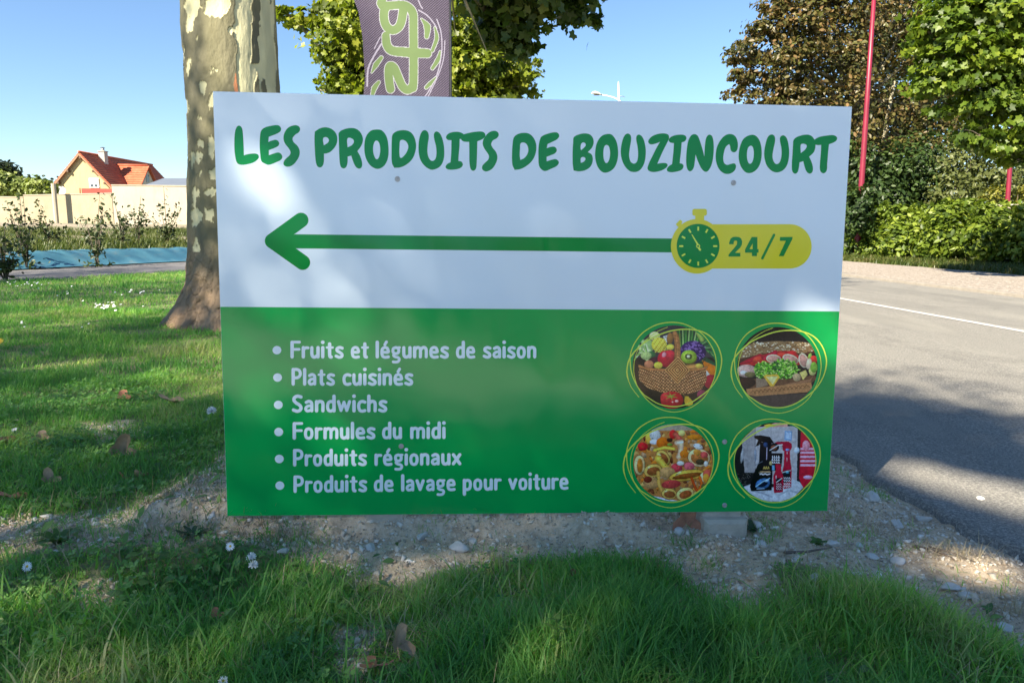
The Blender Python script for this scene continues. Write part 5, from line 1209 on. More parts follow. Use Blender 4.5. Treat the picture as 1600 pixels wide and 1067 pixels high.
# --- maple at the right border
m_map = leafmat('maple_leaves', [(0.037, 0.0666, 0.00888), (0.074, 0.1258, 0.01332), (0.1258, 0.185, 0.01628), (0.1998, 0.2516, 0.0259)], 0.42)
base4 = at(1690, 400, 16.5); base4[2] = 0.05
t4 = empty('maple_tree', base4); tag(t4, 'broad green maple overhanging the hedge at the right border', 'tree')
b4 = [pb(1560, 30, 14.5, 60, 2210), pb(1500, 30, 14.5, 50, 1530), pb(1590, 110, 14.5, 60, 2210), pb(1500, 100, 14.5, 55, 1700), pb(1460, 130, 14.5, 34, 646, 0.6), pb(1545, 165, 14.5, 45, 1190), pb(1600, 200, 14, 40, 1054), pb(1555, 232, 14, 24, 340, 0.7), pb(1520, 215, 14, 26, 306, 0.6), pb(1450, 50, 14.5, 32, 595), pb(1620, 20, 15, 80, 2210), pb(1680, 120, 15, 90, 2210), pb(1540, -60, 15, 80, 2040), pb(1590, 250, 14, 20, 204, 0.5), pb(1660, -60, 15, 110, 2210), pb(1470, 170, 14.5, 24, 255, 0.6)]
crown('crown', b4, lobed(), 0.135, m_map, t4, per=30, tight=0.20, origin=base4, shell=0.25, flat=0.6)
limbs(base4, base4 + np.array([0, 0, 3.4]), b4, 0.2, t4, base4, m_bark, 3, 9)

# --- shrubs and hedge on the right
m_hd = leafmat('dark_shrub_leaves', [(0.0185, 0.037, 0.01036), (0.0333, 0.0629, 0.0148), (0.0592, 0.0962, 0.0222)], 0.28)
m_hb = leafmat('hedge_leaves', [(0.0444, 0.074, 0.0111), (0.0962, 0.148, 0.0185), (0.1628, 0.222, 0.0259), (0.2368, 0.2886, 0.037)], 0.38)
m_hy = leafmat('yellow_shrub_leaves', [(0.1036, 0.1184, 0.0222), (0.185, 0.185, 0.0296), (0.2516, 0.222, 0.037)], 0.3)
m_hp = leafmat('pale_shrub_leaves', [(0.0666, 0.0814, 0.0222), (0.1036, 0.1221, 0.037), (0.1406, 0.1554, 0.0518)], 0.3)
def shrub(name, lab, px_, py_, Y, blobs, tmpl, size, mat, group='shrubs beyond the road', per=14, tight=0.22, stems=True):
    b = at(px_, py_, Y); b[2] = 0.05; e = empty(name, b)
    crown('foliage', blobs, tmpl, size, mat, e, per=per, tight=tight, origin=b, shell=0.3)
    if stems:
        m_ = MB(); rg = random.Random(int(px_))
        for c0, r, n in blobs[:6]:
            for k in range(2):
                q = Vector([float(v) for v in (np.array(c0) - b)]); m_.tube([(rg.uniform(-.3, .3), rg.uniform(-.2, .2), 0), tuple(q * 0.5 + Vector((rg.uniform(-.2, .2), 0, 0))), tuple(q + Vector((rg.uniform(-.3, .3), 0, 0.2)))], [0.03, 0.02, 0.008], 5)
        m_.build('stems', m_bark, e, True)
    tag(e, lab, 'shrub', group)
shrub('shrub', 'dark dense shrub around the foot of the tall red pole', 1390, 402, 30.0, [pb(1345, 318, 27.4, 24, 520), pb(1362, 300, 27.4, 16, 220), pb(1340, 345, 27.4, 24, 420), pb(1360, 300, 30.0, 40, 1500), pb(1400, 260, 30.0, 40, 1300), pb(1440, 290, 30.5, 44, 1500), pb(1345, 350, 30.0, 40, 1200), pb(1400, 330, 30.0, 50, 1600), pb(1340, 250, 30.5, 34, 700), pb(1460, 240, 31.0, 34, 800), pb(1300, 330, 30.5, 50, 900)], oval(), 0.20, m_hd)
shrub('shrub', 'pale green wispy shrub behind the hedge, left of the short red pole', 1520, 350, 30, [pb(1500, 260, 30, 40, 1300), pb(1540, 280, 30, 40, 1300), pb(1490, 300, 29, 34, 900), pb(1590, 280, 31, 40, 1200), pb(1520, 215, 30, 26, 500)], rhomb(), 0.20, m_hp)
shrub('shrub', 'yellow leaved shrub beside the short red pole', 1580, 350, 27, [pb(1560, 305, 26.5, 17, 330), pb(1550, 312, 27, 14, 200), pb(1596, 312, 26, 18, 330), pb(1620, 300, 26, 26, 500)], oval(), 0.13, m_hy)
HB = [(1352, 376, 30, 27.4, 'leftmost bright green hedge shrub beyond the road'), (1418, 370, 36, 25.2, 'hedge shrub with broad bright leaves, second from the left'), (1487, 366, 40, 23.2, 'tallest broad leaved hedge shrub, third from the left'), (1560, 372, 36, 21.4, 'hedge shrub below the short red pole'), (1628, 372, 40, 19.8, 'rightmost hedge shrub cut by the border of the view')]
for (x_, y_, r_p, Y_, lab) in HB:
    Y_ += 0.9
    bb = [pb(x_, y_, Y_, r_p, 900), pb(x_ - r_p * 0.6, y_ + 12, Y_, r_p * 0.7, 500), pb(x_ + r_p * 0.6, y_ + 12, Y_, r_p * 0.75, 520), pb(x_, y_ + 22, Y_ - 0.2, r_p * 0.7, 210, 0.5), pb(x_ + 5, y_ - 24, Y_ + 0.4, r_p * 0.75, 420), pb(x_ - r_p * 0.4, y_ - 30, Y_ + 0.6, r_p * 0.5, 180), pb(x_ + r_p * 0.3, y_ - 46, Y_ + 0.6, r_p * 0.35, 54)]
    rj = random.Random(int(x_)); bb += [pb(x_ + rj.uniform(-r_p, r_p), y_ - rj.uniform(20, 48), Y_ + rj.uniform(0, 1), rj.uniform(6, 13), 60, 1.3) for _ in range(16)]
    bb = [(np.array((c0[0], c0[1], max(c0[2], 0.05 + r[2] * 0.8))), r, n) for c0, r, n in bb]
    shrub('hedge_shrub', lab, x_, 400, Y_, bb, oval(), 0.20, m_hb, 'hedge shrubs beyond the road', per=12, tight=0.21)
# grass strip under the hedge
n = 60000; pp = rng.uniform(P_GRASS - 1.35, P_GRASS + 3.2, n); t = rng.uniform(9, 36, n); x = pp * RN[0] + t * RD[0]; y = pp * RN[1] + t * RD[1]
ed = P_GRASS - 1.1 + 0.35 * (fbm(y * 0.7, 0 * y + 0.3, 44) - 0.5) * 2
k = (rng.random(n) < np.clip((pp - ed + 0.15) * 4, 0, 1)) & (y > 10); x, y = x[k], y[k]
m_strip = leafmat('verge_grass', [(0.037, 0.0592, 0.0111), (0.0592, 0.0888, 0.0148), (0.0962, 0.111, 0.0222), (0.148, 0.1258, 0.0518)], 0.3)
tag(blades(np.stack([x, y, np.full(len(x), 0.05)], 1), rng.uniform(0.06, 0.22, len(x)), rng.uniform(0.012, 0.03, len(x)), 'verge_grass', m_strip), 'sunlit strip of grass between gravel path and hedge', 'grass', kind='stuff')
# dark wood behind it all on the right
m_far = leafmat('far_foliage', [(0.0333, 0.0518, 0.0148), (0.0518, 0.074, 0.02072), (0.074, 0.0962, 0.0259)], 0.25)
wb = [pb(x_, y_, Y_, r_p, n_) for x_, y_, Y_, r_p, n_ in ((1340, 300, 41, 60, 1800), (1420, 200, 41, 70, 2040), (1480, 120, 42, 70, 1800), (1330, 180, 42, 60, 1560), (1400, 340, 39, 50, 1320), (1470, 350, 39, 40, 1080), (1410, 60, 42, 70, 1800), (1540, 330, 45, 50, 1080), (1640, 300, 43, 70, 1200), (1690, 200, 43, 80, 1200), (1280, 330, 42, 60, 1080))]
crown('distant_wood', wb, oval(), 0.34, m_far, None, per=20, tight=0.25); o = bpy.data.objects['distant_wood']; tag(o, 'dark mass of woodland behind the trees on the right', 'woodland', kind='stuff')

# ================================================================== red poles, lamp, banner
m_red, nt, bs = newmat('red_pole_paint'); nt.links.new(ramp(nt, [(0.3, (0.14, 0.007, 0.022)), (0.7, (0.20, 0.010, 0.032))], noise(nt, 3, 4)), bs.inputs['Base Color']); bs.inputs['Roughness'].default_value = 0.45
def pole(x0, y0, x1, y1, Y, w0, w1, lab):
    a = at(x0, y0, Y); c0 = at(x1, y1, Y); d = (c0 - a) / (c0[2] - a[2]); b0 = a + d * (0.05 - a[2]); top = a + d * (9.0 - a[2]); zt_ = max(8.95, c0[2] + 1.5)
    e = empty('red_pole', b0); P = [(d * (z - 0.05)) for z in (0, 0.5, 3, 6, zt_)]
    MB().tube(P, [w0 / F_PX * Y / 2 * (1 - 0.04 * z) for z in (0, 0.5, 3, 6, zt_)], 12).build('shaft', m_red, e, True)
    MB().box((-0.18, -0.18, -0.02), (0.18, 0.18, 0.04), bev=0.01).build('base_plate', m_steel, e)
    tag(e, lab, 'pole', 'slender red poles'); return e
pole(1347, 275, 1365.5, 0, 28.0, 9.5, 6, 'tall slender red pole in front of the bronze leaved tree')
e = pole(1574, 320, 1583, 190, 24.5, 7.5, 6, 'short looking red pole farther back at the right border')
# steel cap box seen at the foot of the far pole
p = at(1573, 325, 24.4)
o = MB().box((p[0] - 0.3, p[1] - 0.2, 0.05), (p[0] + 0.3, p[1] + 0.25, p[2] + 0.12), bev=0.02).build('concrete_plinth', m_conc, None); tag(o, 'low grey concrete plinth at the foot of the far red pole', 'plinth')

m_lamp = simple('lamp_paint', (0.72, 0.74, 0.74), 0.4, 0.05, 3, 0)
Yl = 38.0; pl = at(967.5, 160, Yl); lamp = empty('street_lamp', (pl[0], pl[1], 0.05)); o_ = np.array([pl[0], pl[1], 0.05])
tp = at(966.3, 128, Yl)
MB().tube([(0, 0, 0), (0, 0, 4), tuple(at(967.3, 160, Yl) - o_), tuple(at(966.6, 140, Yl) - o_), tuple(tp - o_)], [0.10, 0.08, 0.05, 0.05, 0.02], 10).build('mast', m_lamp, lamp, True)
MB().tube([tuple(at(x_, y_, Yl) - o_) for x_, y_ in ((972, 161), (967, 156.5), (958, 152.5), (948, 150), (940, 148.5))], 0.035, 8).build('arm', m_lamp, lamp, True)
MB().tube([tuple(at(x_, y_, Yl + dy) - o_) for x_, y_, dy in ((967, 151, 0), (972, 150.5, 1.2), (976, 152, 2.5))], 0.02, 6).build('arm', m_lamp, lamp, True)
b = MB(); V = []; F = []
hp = [at(x_, y_, Yl) - o_ for x_, y_ in ((924, 146.5), (926, 146), (930, 146.2), (935, 147), (941, 149))]
for i, (p_, w_, h_) in enumerate(zip(hp, (0.02, 0.13, 0.18, 0.14, 0.05), (0.02, 0.08, 0.11, 0.08, 0.04))):
    for k in range(12): a = 2 * math.pi * k / 12; V.append((p_[0], p_[1] + w_ * math.cos(a), p_[2] + h_ * math.sin(a) * (1 if math.sin(a) > 0 else 0.5)))
F = [(i * 12 + k, i * 12 + (k + 1) % 12, i * 12 + 12 + (k + 1) % 12, i * 12 + 12 + k) for i in range(4) for k in range(12)] + [tuple(range(11, -1, -1)), tuple(range(48, 60))]
mesh('lamp_head', V, F, m_lamp, lamp, True)
m_lens = simple('lamp_lens', (0.12, 0.13, 0.12), 0.25, 0.1, 10, 0)
q0 = (hp[2] + hp[3]) / 2; MB().box((q0[0] - 0.16, q0[1] - 0.08, q0[2] - 0.085), (q0[0] + 0.14, q0[1] + 0.08, q0[2] - 0.05), bev=0.01).build('lens', m_lens, lamp)
tag(lamp, 'white street lamp whose head and mast tip show above the board', 'street lamp')

# feather banner: a waving cloth painted with its printed pattern
YB = 5.6
bx, by = 700.0, 0
bz_top = 3.55; ban = empty('feather_banner', (at(702, 150, YB)[0], YB, 0)); bo = np.array([at(702, 150, YB)[0], YB, 0.0])
tag(ban, 'purple carbon patterned banner with light green lettering above the board', 'banner')
nb, mb = 330, 760
vz = np.linspace(0.75, bz_top, mb); tt = np.linspace(0, 1, nb)
pxr = 702.0
wf = np.interp(vz, [0.75, at(570, 150, YB)[2], at(574, 120, YB)[2], at(573, 60, YB)[2], at(568, 20, YB)[2], at(562, 0, YB)[2], 2.9, 3.2, 3.45, bz_top],
               [0.62, 128 / F_PX * YB, 125 / F_PX * YB, 127 / F_PX * YB, 133 / F_PX * YB, 140 / F_PX * YB, 0.70, 0.58, 0.35, 0.08])
TX, TZ = np.meshgrid(tt, vz); W_ = wf[:, None]
Xb = -W_ * (1 - TX); Yb_ = 0.035 * np.sin(TX * 5 + TZ * 2.5) * (1 - TX) + 0.02 * np.sin(TZ * 7 + TX * 3) * (1 - TX)
Pw = np.stack([Xb, Yb_, TZ], -1) + bo
u, v = proj(Pw.reshape(-1, 3)); U = ((u - 540) * 6.67).reshape(Xb.shape); Vv = (v * 6.67).reshape(Xb.shape)
cv = Canvas(U, Vv, (68, 58, 80)); cv.lit = False
st_ = np.sin((U + Vv * 1.15) * 2 * np.pi / 30.0); st2 = np.sin((U - Vv * 0.9) * 2 * np.pi / 22)
cv.put(st_ > 0.1, (44, 38, 54), 0.2, fr=0.01); cv.put((st_ < -0.45) & (st2 > 0.0), (104, 95, 116), 0.15)
G1 = 'x'
def gl(P, r, col_=(146, 176, 102)):
    P = arcs(pts(P), 3); r = np.interp(np.linspace(0, 1, len(P)), np.linspace(0, 1, len(r)), r) if hasattr(r, '__len__') else np.full(len(P), r)
    return P, r, col_
SH_ = [gl('390,-30 380,60 560,55 640,70 700,140 707,300 707,860 680,920 640,940 590,900 545,800 505,710 465,690 448,740 455,860 468,930', 43), gl('600,110 583,220 550,290 490,318 430,285 402,210 402,120 430,70', 44), gl('420,375 430,470 480,530 600,545 700,552 850,560', [40, 44, 46, 48, 50, 46])]
DR = [gl('790,200 850,280 845,385', [6, 34, 22]), gl('930,290 950,400 905,530', [8, 20, 16]), gl('985,540 960,630 905,715', [8, 22, 16]), gl('940,810 880,875 840,915', [6, 20, 16]), gl('372,605 315,680 272,760', [18, 26, 6]), gl('345,860 300,920 275,1010', [16, 26, 14]), gl('380,0 372,-60 395,-140 480,-200 600,-210', 40)]
LN = [gl('760,110 850,165 915,240 950,300', 6), gl('950,205 990,320 1003,430 1000,560 960,760 880,930 820,1020', 6), gl('1035,425 1020,620 960,800 860,1010', 5), gl('362,390 300,510', 5), gl('375,460 300,580 235,720 225,900', 9), gl('740,-40 780,60 800,90', 6)]
for P, r, c_ in LN: cv.st(P, list(r), (140, 136, 154))
for P, r, c_ in SH_ + DR: cv.st(P, [q + 7 for q in r], (150, 152, 160))
for P, r, c_ in SH_ + DR: cv.st(P, list(r), (92, 114, 68), 0.08, fr=0.006)
m_ban, nt, bs = newmat('banner_cloth'); ca_ = attr(nt, 'col').outputs['Color']; nt.links.new(ca_, bs.inputs['Base Color']); bs.inputs['Roughness'].default_value = 0.75
tr_ = nt.nodes.new('ShaderNodeBsdfTranslucent'); nt.links.new(ca_, tr_.inputs[0]); mx = nt.nodes.new('ShaderNodeMixShader'); mx.inputs[0].default_value = 0.25
nt.links.new(bs.outputs[0], mx.inputs[1]); nt.links.new(tr_.outputs[0], mx.inputs[2]); nt.links.new(mx.outputs[0], nt.nodes['Material Output'].inputs[0])
ii = (np.arange(mb - 1)[:, None] * nb + np.arange(nb - 1)[None]).ravel()
mesh('cloth', np.stack([Xb, Yb_, TZ], -1).reshape(-1, 3), None, m_ban, ban, True, quads=np.stack([ii, ii + 1, ii + nb + 1, ii + nb], 1), colors=cv.c.reshape(-1, 3))
MB().tube([(0.008, 0.014, 0.04), (0.008, 0.014, 2.4), (0.0, 0.014, 3.3), (-0.08, 0.014, 3.58), (-0.2, 0.014, 3.62)], [0.013, 0.011, 0.008, 0.006, 0.004], 8).build('banner_mast', simple('dark_mast', (0.03, 0.03, 0.035), 0.4), ban, True)
MB().box((-0.25, -0.25, -0.02), (0.27, 0.27, 0.03), bev=0.01).build('base_plate', m_steel, ban)

# ================================================================== left background
m_wall = simple('rendered_wall', (0.33, 0.285, 0.195), 0.95, 0.16, 0.9, 0.5, 0.02)
m_wallp = simple('pale_rendered_wall', (0.375, 0.335, 0.26), 0.95, 0.08, 0.9, 0.3, 0.01)
m_cap = simple('wall_coping', (0.37, 0.3256, 0.2516), 0.95, 0.2, 1.5, 0.4, 0.01)
YW = 47.0
def wz(x_): return float(ground_z(at(x_, 345, YW)[0], YW))
def seg_wall(name, lab, x0, x1, yt0, yt1, mat, cap=True):
    a = at(x0, 345, YW); c0 = at(x1, 345, YW); ta = at(x0, yt0, YW)[2]; tb = at(x1, yt1, YW)[2]
    e = empty(name, (a[0], YW, 0.9)); L = c0[0] - a[0]; n = max(1, int(L / 3.2)); rg = random.Random(int(x0))
    # bays of the wall, each a cast panel with a thin joint
    for k in range(n):
        xa, xb = L * k / n + 0.01, L * (k + 1) / n - 0.01; za = ta + (tb - ta) * k / n - 0.9; zb = ta + (tb - ta) * (k + 1) / n - 0.9; dy = rg.uniform(-0.012, 0.012)
        V = [(xa, dy, -0.6), (xb, dy, -0.6), (xb, dy + 0.2, -0.6), (xa, dy + 0.2, -0.6), (xa, dy, za), (xb, dy, zb), (xb, dy + 0.2, zb), (xa, dy + 0.2, za)]
        mesh('wall_panel', V, [(3, 2, 1, 0), (4, 5, 6, 7), (0, 1, 5, 4), (1, 2, 6, 5), (2, 3, 7, 6), (3, 0, 4, 7)], mat, e)
    V = [(0, -0.03, ta - 0.899), (L, -0.03, tb - 0.899), (L, 0.23, tb - 0.899), (0, 0.23, ta - 0.899), (0, -0.03, ta - 0.84), (L, -0.03, tb - 0.84), (L, 0.23, tb - 0.84), (0, 0.23, ta - 0.84)]
    if cap: mesh('coping', V, [(3, 2, 1, 0), (4, 5, 6, 7), (0, 1, 5, 4), (1, 2, 6, 5), (2, 3, 7, 6), (3, 0, 4, 7)], m_cap, e)
    tag(e, lab, 'wall', 'garden walls'); return e
seg_wall('garden_wall', 'long cream garden wall in front of the yellow house', 40, 178, 306, 303, m_wall)
seg_wall('garden_wall', 'higher pale wall section below the grey roof', 178.3, 420, 290, 293, m_wallp)
seg_wall('garden_wall', 'lower wall section at the far left below the bushes', -160, 39.7, 306, 309, m_wall)
p = at(88.5, 345, YW - 0.6)
o = MB().tube([(p[0], p[1], 0.7), (p[0], p[1], at(88.5, 287, YW - 0.6)[2])], 0.14, 8).build('white_post', m_wallp, None); tag(o, 'white post standing before the garden wall at its left', 'post')

m_yw = simple('yellow_render', (0.4736, 0.37, 0.185), 0.95, 0.07, 0.6, 0.2, 0.01)
m_tile, nt, bs = newmat('red_roof_tiles')
tc = nt.nodes.new('ShaderNodeTexCoord').outputs['Object']
cc = ramp(nt, [(0.25, (0.30, 0.062, 0.030)), (0.5, (0.42, 0.10, 0.044)), (0.8, (0.50, 0.17, 0.09))], noise(nt, 2.2, 6, 0.75, tc))
nt.links.new(cc, bs.inputs['Base Color']); bs.inputs['Roughness'].default_value = 0.85
HX, HY, HL = -42.4, 70.0, 14.0
hz0 = 1.0; apex = at(140.4, 238.6, HY)[2]; hw = 4.15; sl_h = 1.10
house = empty('house', (HX, HY, hz0)); tag(house, 'yellow gabled house with a red tiled roof behind the garden wall', 'house')
ez = apex - hw * sl_h
b = MB(); a0 = apex - hz0; e0 = ez - hz0; iw = hw - 0.35
V = [(-iw, 0.25, -0.5), (iw, 0.25, -0.5), (iw, 0.25, e0 + 0.3), (0, 0.25, a0 - 0.12), (-iw, 0.25, e0 + 0.3), (-iw, HL - 0.3, -0.5), (iw, HL - 0.3, -0.5), (iw, HL - 0.3, e0 + 0.3), (0, HL - 0.3, a0 - 0.12), (-iw, HL - 0.3, e0 + 0.3)]
b.add(V, [(0, 1, 2, 3, 4), (5, 9, 8, 7, 6), (0, 4, 9, 5), (1, 6, 7, 2)]); b.build('wall', m_yw, house)
# roof slopes laid in rows of tiles
def roof_slope(parent, A, Bv, Dv, L, slope_len, th=0.10, name='roof', mat=m_tile, rows=None, curl=None):
    """A top corner, Bv direction along the ridge, Dv direction down the slope"""
    A = Vector(A); Bv = Vector(Bv).normalized(); Dv = Vector(Dv).normalized(); Nv = Bv.cross(Dv).normalized()
    if Nv.z < 0: Nv = -Nv
    b = MB(); rows = rows or int(slope_len / 0.32)
    for i in range(rows):
        s0 = slope_len * i / rows; s1 = slope_len * (i + 1) / rows + 0.04
        w_ = 0.0
        p0 = A + Dv * s0 + Nv * 0.0; p1 = A + Dv * s1 + Nv * 0.045
        Q = [p0, p0 + Bv * L, p1 + Bv * L, p1]; lo = [q - Nv * th for q in Q]
        b.add([tuple(q) for q in Q + lo], [(0, 1, 2, 3), (7, 6, 5, 4), (0, 4, 5, 1), (1, 5, 6, 2), (2, 6, 7, 3), (3, 7, 4, 0)])
    return b.build(name, mat, parent)
sl = math.hypot(hw, hw * sl_h)
RF = roof_slope(house, (0.0, -0.05, a0 + 0.02), (0, 1, 0), (1, 0, -sl_h), HL, sl)
roof_slope(house, (0.0, -0.05, a0 + 0.02), (0, 1, 0), (-1, 0, -sl_h), HL, sl)
# verge boards and purlin ends on the gable
m_wood = simple('weathered_wood', (0.30, 0.15, 0.08), 0.8, 0.2, 3, 0.2, 0.01)
m_woodd = simple('dark_purlin', (0.09, 0.055, 0.035), 0.8, 0.2, 3, 0.2, 0.01)
for s_ in (-1, 1):
    b = MB(); Q = [(0, -0.10, a0 - 0.06), (s_ * hw, -0.10, e0 - 0.06), (s_ * hw, -0.10, e0 - 0.28), (0, -0.10, a0 - 0.28)]
    b.add(Q + [(x, -0.065, z) for x, y, z in Q], [(0, 1, 2, 3), (7, 6, 5, 4), (0, 4, 5, 1), (2, 6, 7, 3), (1, 5, 6, 2)]); b.build('verge_board', m_wood, house)
    for t in (0.02, 0.3, 0.55, 0.82):
        if s_ == -1 and t == 0.02: continue
        x = s_ * hw * t; z = a0 - hw * t * sl_h - 0.42; MB().box((x - 0.09, -0.12, z - 0.10), (x + 0.09, 0.26, z + 0.12), bev=0.01).build('purlin', m_woodd, house)
# dormer wing on the right slope
dy, dz, dh, dx = 5.3, at(231, 259.5, 75.3)[2] - hz0, 2.15, HX * 0 + (at(231, 259.5, 75.3)[0] - HX)
ds = 1.12; x_in = 0.4
roof_slope(house, (x_in, dy, dz), (1, 0, 0), (0, -1, -ds), dx - x_in + 0.15, math.hypot(dh, dh * ds) + 0.1, name='dormer_roof')
roof_slope(house, (x_in, dy, dz), (1, 0, 0), (0, 1, -ds), dx - x_in + 0.15, math.hypot(dh, dh * ds) + 0.1, name='dormer_roof')
m_grw = simple('shaded_gable_render', (0.50, 0.46, 0.36), 0.95, 0.2, 2, 0.3, 0.01)  # grey shade of the gable put into its colour
b = MB(); Q = [(dx - 0.15, dy - dh * 0.9, dz - dh * ds * 0.98), (dx - 0.15, dy + dh * 0.9, dz - dh * ds * 0.98), (dx - 0.15, dy, dz - 0.12)]
b.add(Q + [(0.8, y, z) for x, y, z in Q] + [(dx - 0.15, dy - dh * 0.9, 0), (dx - 0.15, dy + dh * 0.9, 0), (2.0, dy - dh * 0.9, 0)], [(0, 1, 2), (0, 6, 7, 1), (0, 2, 5, 3)]); b.build('dormer_gable', m_grw, house)
MB().box((dx - 0.16, dy - 0.25, dz - 1.7), (dx - 0.12, dy + 0.35, dz - 0.9), bev=0.01).build('dormer_window', simple('dark_glass', (0.05, 0.06, 0.07), 0.15, 0.1, 3, 0), house)
# valley flashing: pale line where the dormer meets the roof
p0 = Vector((x_in + 0.0, dy - 0.05, dz + 0.08)); p1 = Vector((at(196, 290, 73.3)[0] - HX, 73.3 - HY, at(196, 290, 73.3)[2] - hz0))
MB().tube([p0, p1], 0.07, 5).build('valley_flashing', simple('pale_mortar', (0.55, 0.45, 0.38), 0.9), house)
MB().tube([(0, -0.05, a0 + 0.07), (0, HL, a0 + 0.07)], 0.11, 8).build('ridge_tiles', m_tile, house, True)
MB().tube([(x_in, dy, dz + 0.07), (dx, dy, dz + 0.07)], 0.10, 8).build('ridge_tiles', m_tile, house, True)
# chimney
cp = at(176.5, 243, 75.0); cx0, cz0 = cp[0] - HX, cp[2] - hz0; cyy = 5.0 - 1.8
m_ch = simple('chimney_render', (0.42, 0.39, 0.34), 0.95, 0.15, 3, 0.3, 0.01)
ch = MB().box((cx0 - 0.30, cyy - 0.32, cz0 - 1.5), (cx0 + 0.30, cyy + 0.32, cz0 + 0.15), bev=0.01).build('chimney', m_ch, house)
MB().box((cx0 - 0.36, cyy - 0.38, cz0 + 0.15), (cx0 + 0.36, cyy + 0.38, cz0 + 0.24), bev=0.01).build('chimney_slab', m_ch, ch)
MB().tube([(cx0, cyy, cz0 + 0.24), (cx0, cyy, cz0 + 0.5)], 0.17, 10).build('chimney_pot', m_steel, ch, True)
MB().tube([(cx0, cyy, cz0 + 0.56), (cx0, cyy, cz0 + 0.62)], [0.26, 0.12], 10).build('chimney_cowl', simple('dark_metal', (0.06, 0.06, 0.06), 0.5), ch, True)
# window with a half lowered shutter
m_shut = simple('white_shutter', (0.78, 0.78, 0.76), 0.5, 0.03, 5, 0)
wx0, wzt = at(137, 278.5, HY)[0] - HX, at(137, 278.5, HY)[2] - hz0; wx1, wzb = at(153.5, 293.5, HY)[0] - HX, at(153.5, 293.5, HY)[2] - hz0
wn = MB().box((wx0, 0.17, wzb), (wx1, 0.24, wzt), bev=0.01).build('window', m_shut, house)
hs = (wzt - wzb)
for k in range(6): z1 = wzt - 0.03 - k * hs * 0.62 / 6; MB().box((wx0 + 0.05, 0.13, z1 - hs * 0.62 / 6 + 0.012), (wx1 - 0.05, 0.168, z1), bev=0.005).build('shutter_slat', m_shut, wn)
m_pane = simple('window_pane', (0.06, 0.08, 0.10), 0.1, 0.1, 3, 0)
for k in range(2):
    xa = wx0 + 0.12 + k * (wx1 - wx0 - 0.12) / 2; MB().box((xa, 0.15, wzb + 0.08), (xa + (wx1 - wx0) / 2 - 0.22, 0.168, wzb + hs * 0.34), bev=0.003).build('pane', m_pane, wn)
# awning box, dish
a = at(127, 294.5, 66)[[0, 2]]; c0 = at(178, 302.5, 66)[[0, 2]]
aw = empty('awning', (a[0], 66, a[1])); tag(aw, 'long dark red awning showing over the cream garden wall', 'awning')
MB().box((0, 0, c0[1] - a[1] - 0.1), (c0[0] - a[0], 1.2, 0), bev=0.03).build('awning_cloth', simple('red_awning', (0.33, 0.05, 0.035), 0.8, 0.1, 2, 0.1), aw)
MB().box((-0.35, 0.2, -2.0), (-0.25, 0.3, 0.05)).build('awning_post', m_wood, aw); MB().box((c0[0] - a[0] + 0.1, 0.2, -2.0), (c0[0] - a[0] + 0.2, 0.3, 0.0)).build('awning_post', m_wood, aw)
dp = at(95.5, 298, 66); dish = empty('satellite_dish', dp); tag(dish, 'small white satellite dish at the left end of the yellow gable', 'satellite dish')
V = [(0, 0.12, 0)]; F = []
for j, r in enumerate((0.12, 0.26, 0.42)):
    for k in range(16): aa = 2 * math.pi * k / 16; V.append((r * math.cos(aa), 0.12 - 0.5 * r * r * 1.4 - 0.0, r * math.sin(aa)))
F = [(0, 1 + (k + 1) % 16, 1 + k) for k in range(16)] + [(1 + j * 16 + k, 1 + j * 16 + (k + 1) % 16, 17 + j * 16 + (k + 1) % 16, 17 + j * 16 + k) for j in range(2) for k in range(16)]
mesh('reflector', V, F, m_shut, dish, True); MB().tube([(0, 0.1, 0), (0.0, 0.5, -0.2), (0, 0.6, -1.2)], 0.03, 6).build('dish_mount', m_steel, dish)
# grey annex roof
ya = 60.0; gl0 = at(222, 291, ya); gr0 = at(300, 289, ya); gt = at(272, 279, ya + 4)
m_gr = simple('grey_sheet_roof', (0.13, 0.15, 0.18), 0.5, 0.1, 1, 0.1)
an_ = empty('annex', (gl0[0], ya, 1.0)); tag(an_, 'low annex with a flat grey roof beside the house', 'shed')
L = gr0[0] - gl0[0]; zt = gl0[2] - 1.0; zr = gt[2] - 1.0
b = MB(); b.add([(0, 0, zt), (L + 2, 0, zt), (L + 2, 4, zr + 0.1), (gt[0] - gl0[0] - 1.0, 4, zr), (0, 0, zt - 0.12), (L + 2, 0, zt - 0.12), (L + 2, 4, zr - 0.02), (gt[0] - gl0[0] - 1.0, 4, zr - 0.12)], [(0, 1, 2, 3), (7, 6, 5, 4), (0, 4, 5, 1), (0, 3, 7, 4), (1, 5, 6, 2), (2, 6, 7, 3)]); b.build('roof', m_gr, an_)
MB().box((0.3, 0.3, -0.5), (L + 1.7, 3.8, zt - 0.13)).build('wall', m_wallp, an_)

# far bushes and trees at the left border
m_fb = leafmat('far_bush_leaves', [(0.148, 0.1924, 0.0444), (0.1998, 0.2442, 0.0629), (0.2516, 0.2886, 0.0814)], 0.3)
m_ft = leafmat('far_tree_leaves', [(0.0259, 0.0407, 0.0148), (0.0407, 0.0592, 0.0222)], 0.2)
shrub('willow_bush', 'light green willow bush behind the wall at the far left', 20, 300, 62, [pb(10, 290, 62, 20, 2600), pb(-20, 287, 62, 22, 1300), pb(35, 293, 62, 14, 1300), pb(-70, 285, 62, 30, 1500)], rhomb(), 0.42, m_fb, 'bushes behind the left wall', stems=False)
shrub('willow_bush', 'light green willow bush just left of the yellow house', 65, 300, 61, [pb(62, 293, 61, 14, 1600), pb(48, 290, 61, 9, 600), pb(78, 297, 61, 10, 900), pb(60, 282, 61, 7, 120)], rhomb(), 0.38, m_fb, 'bushes behind the left wall', stems=False)
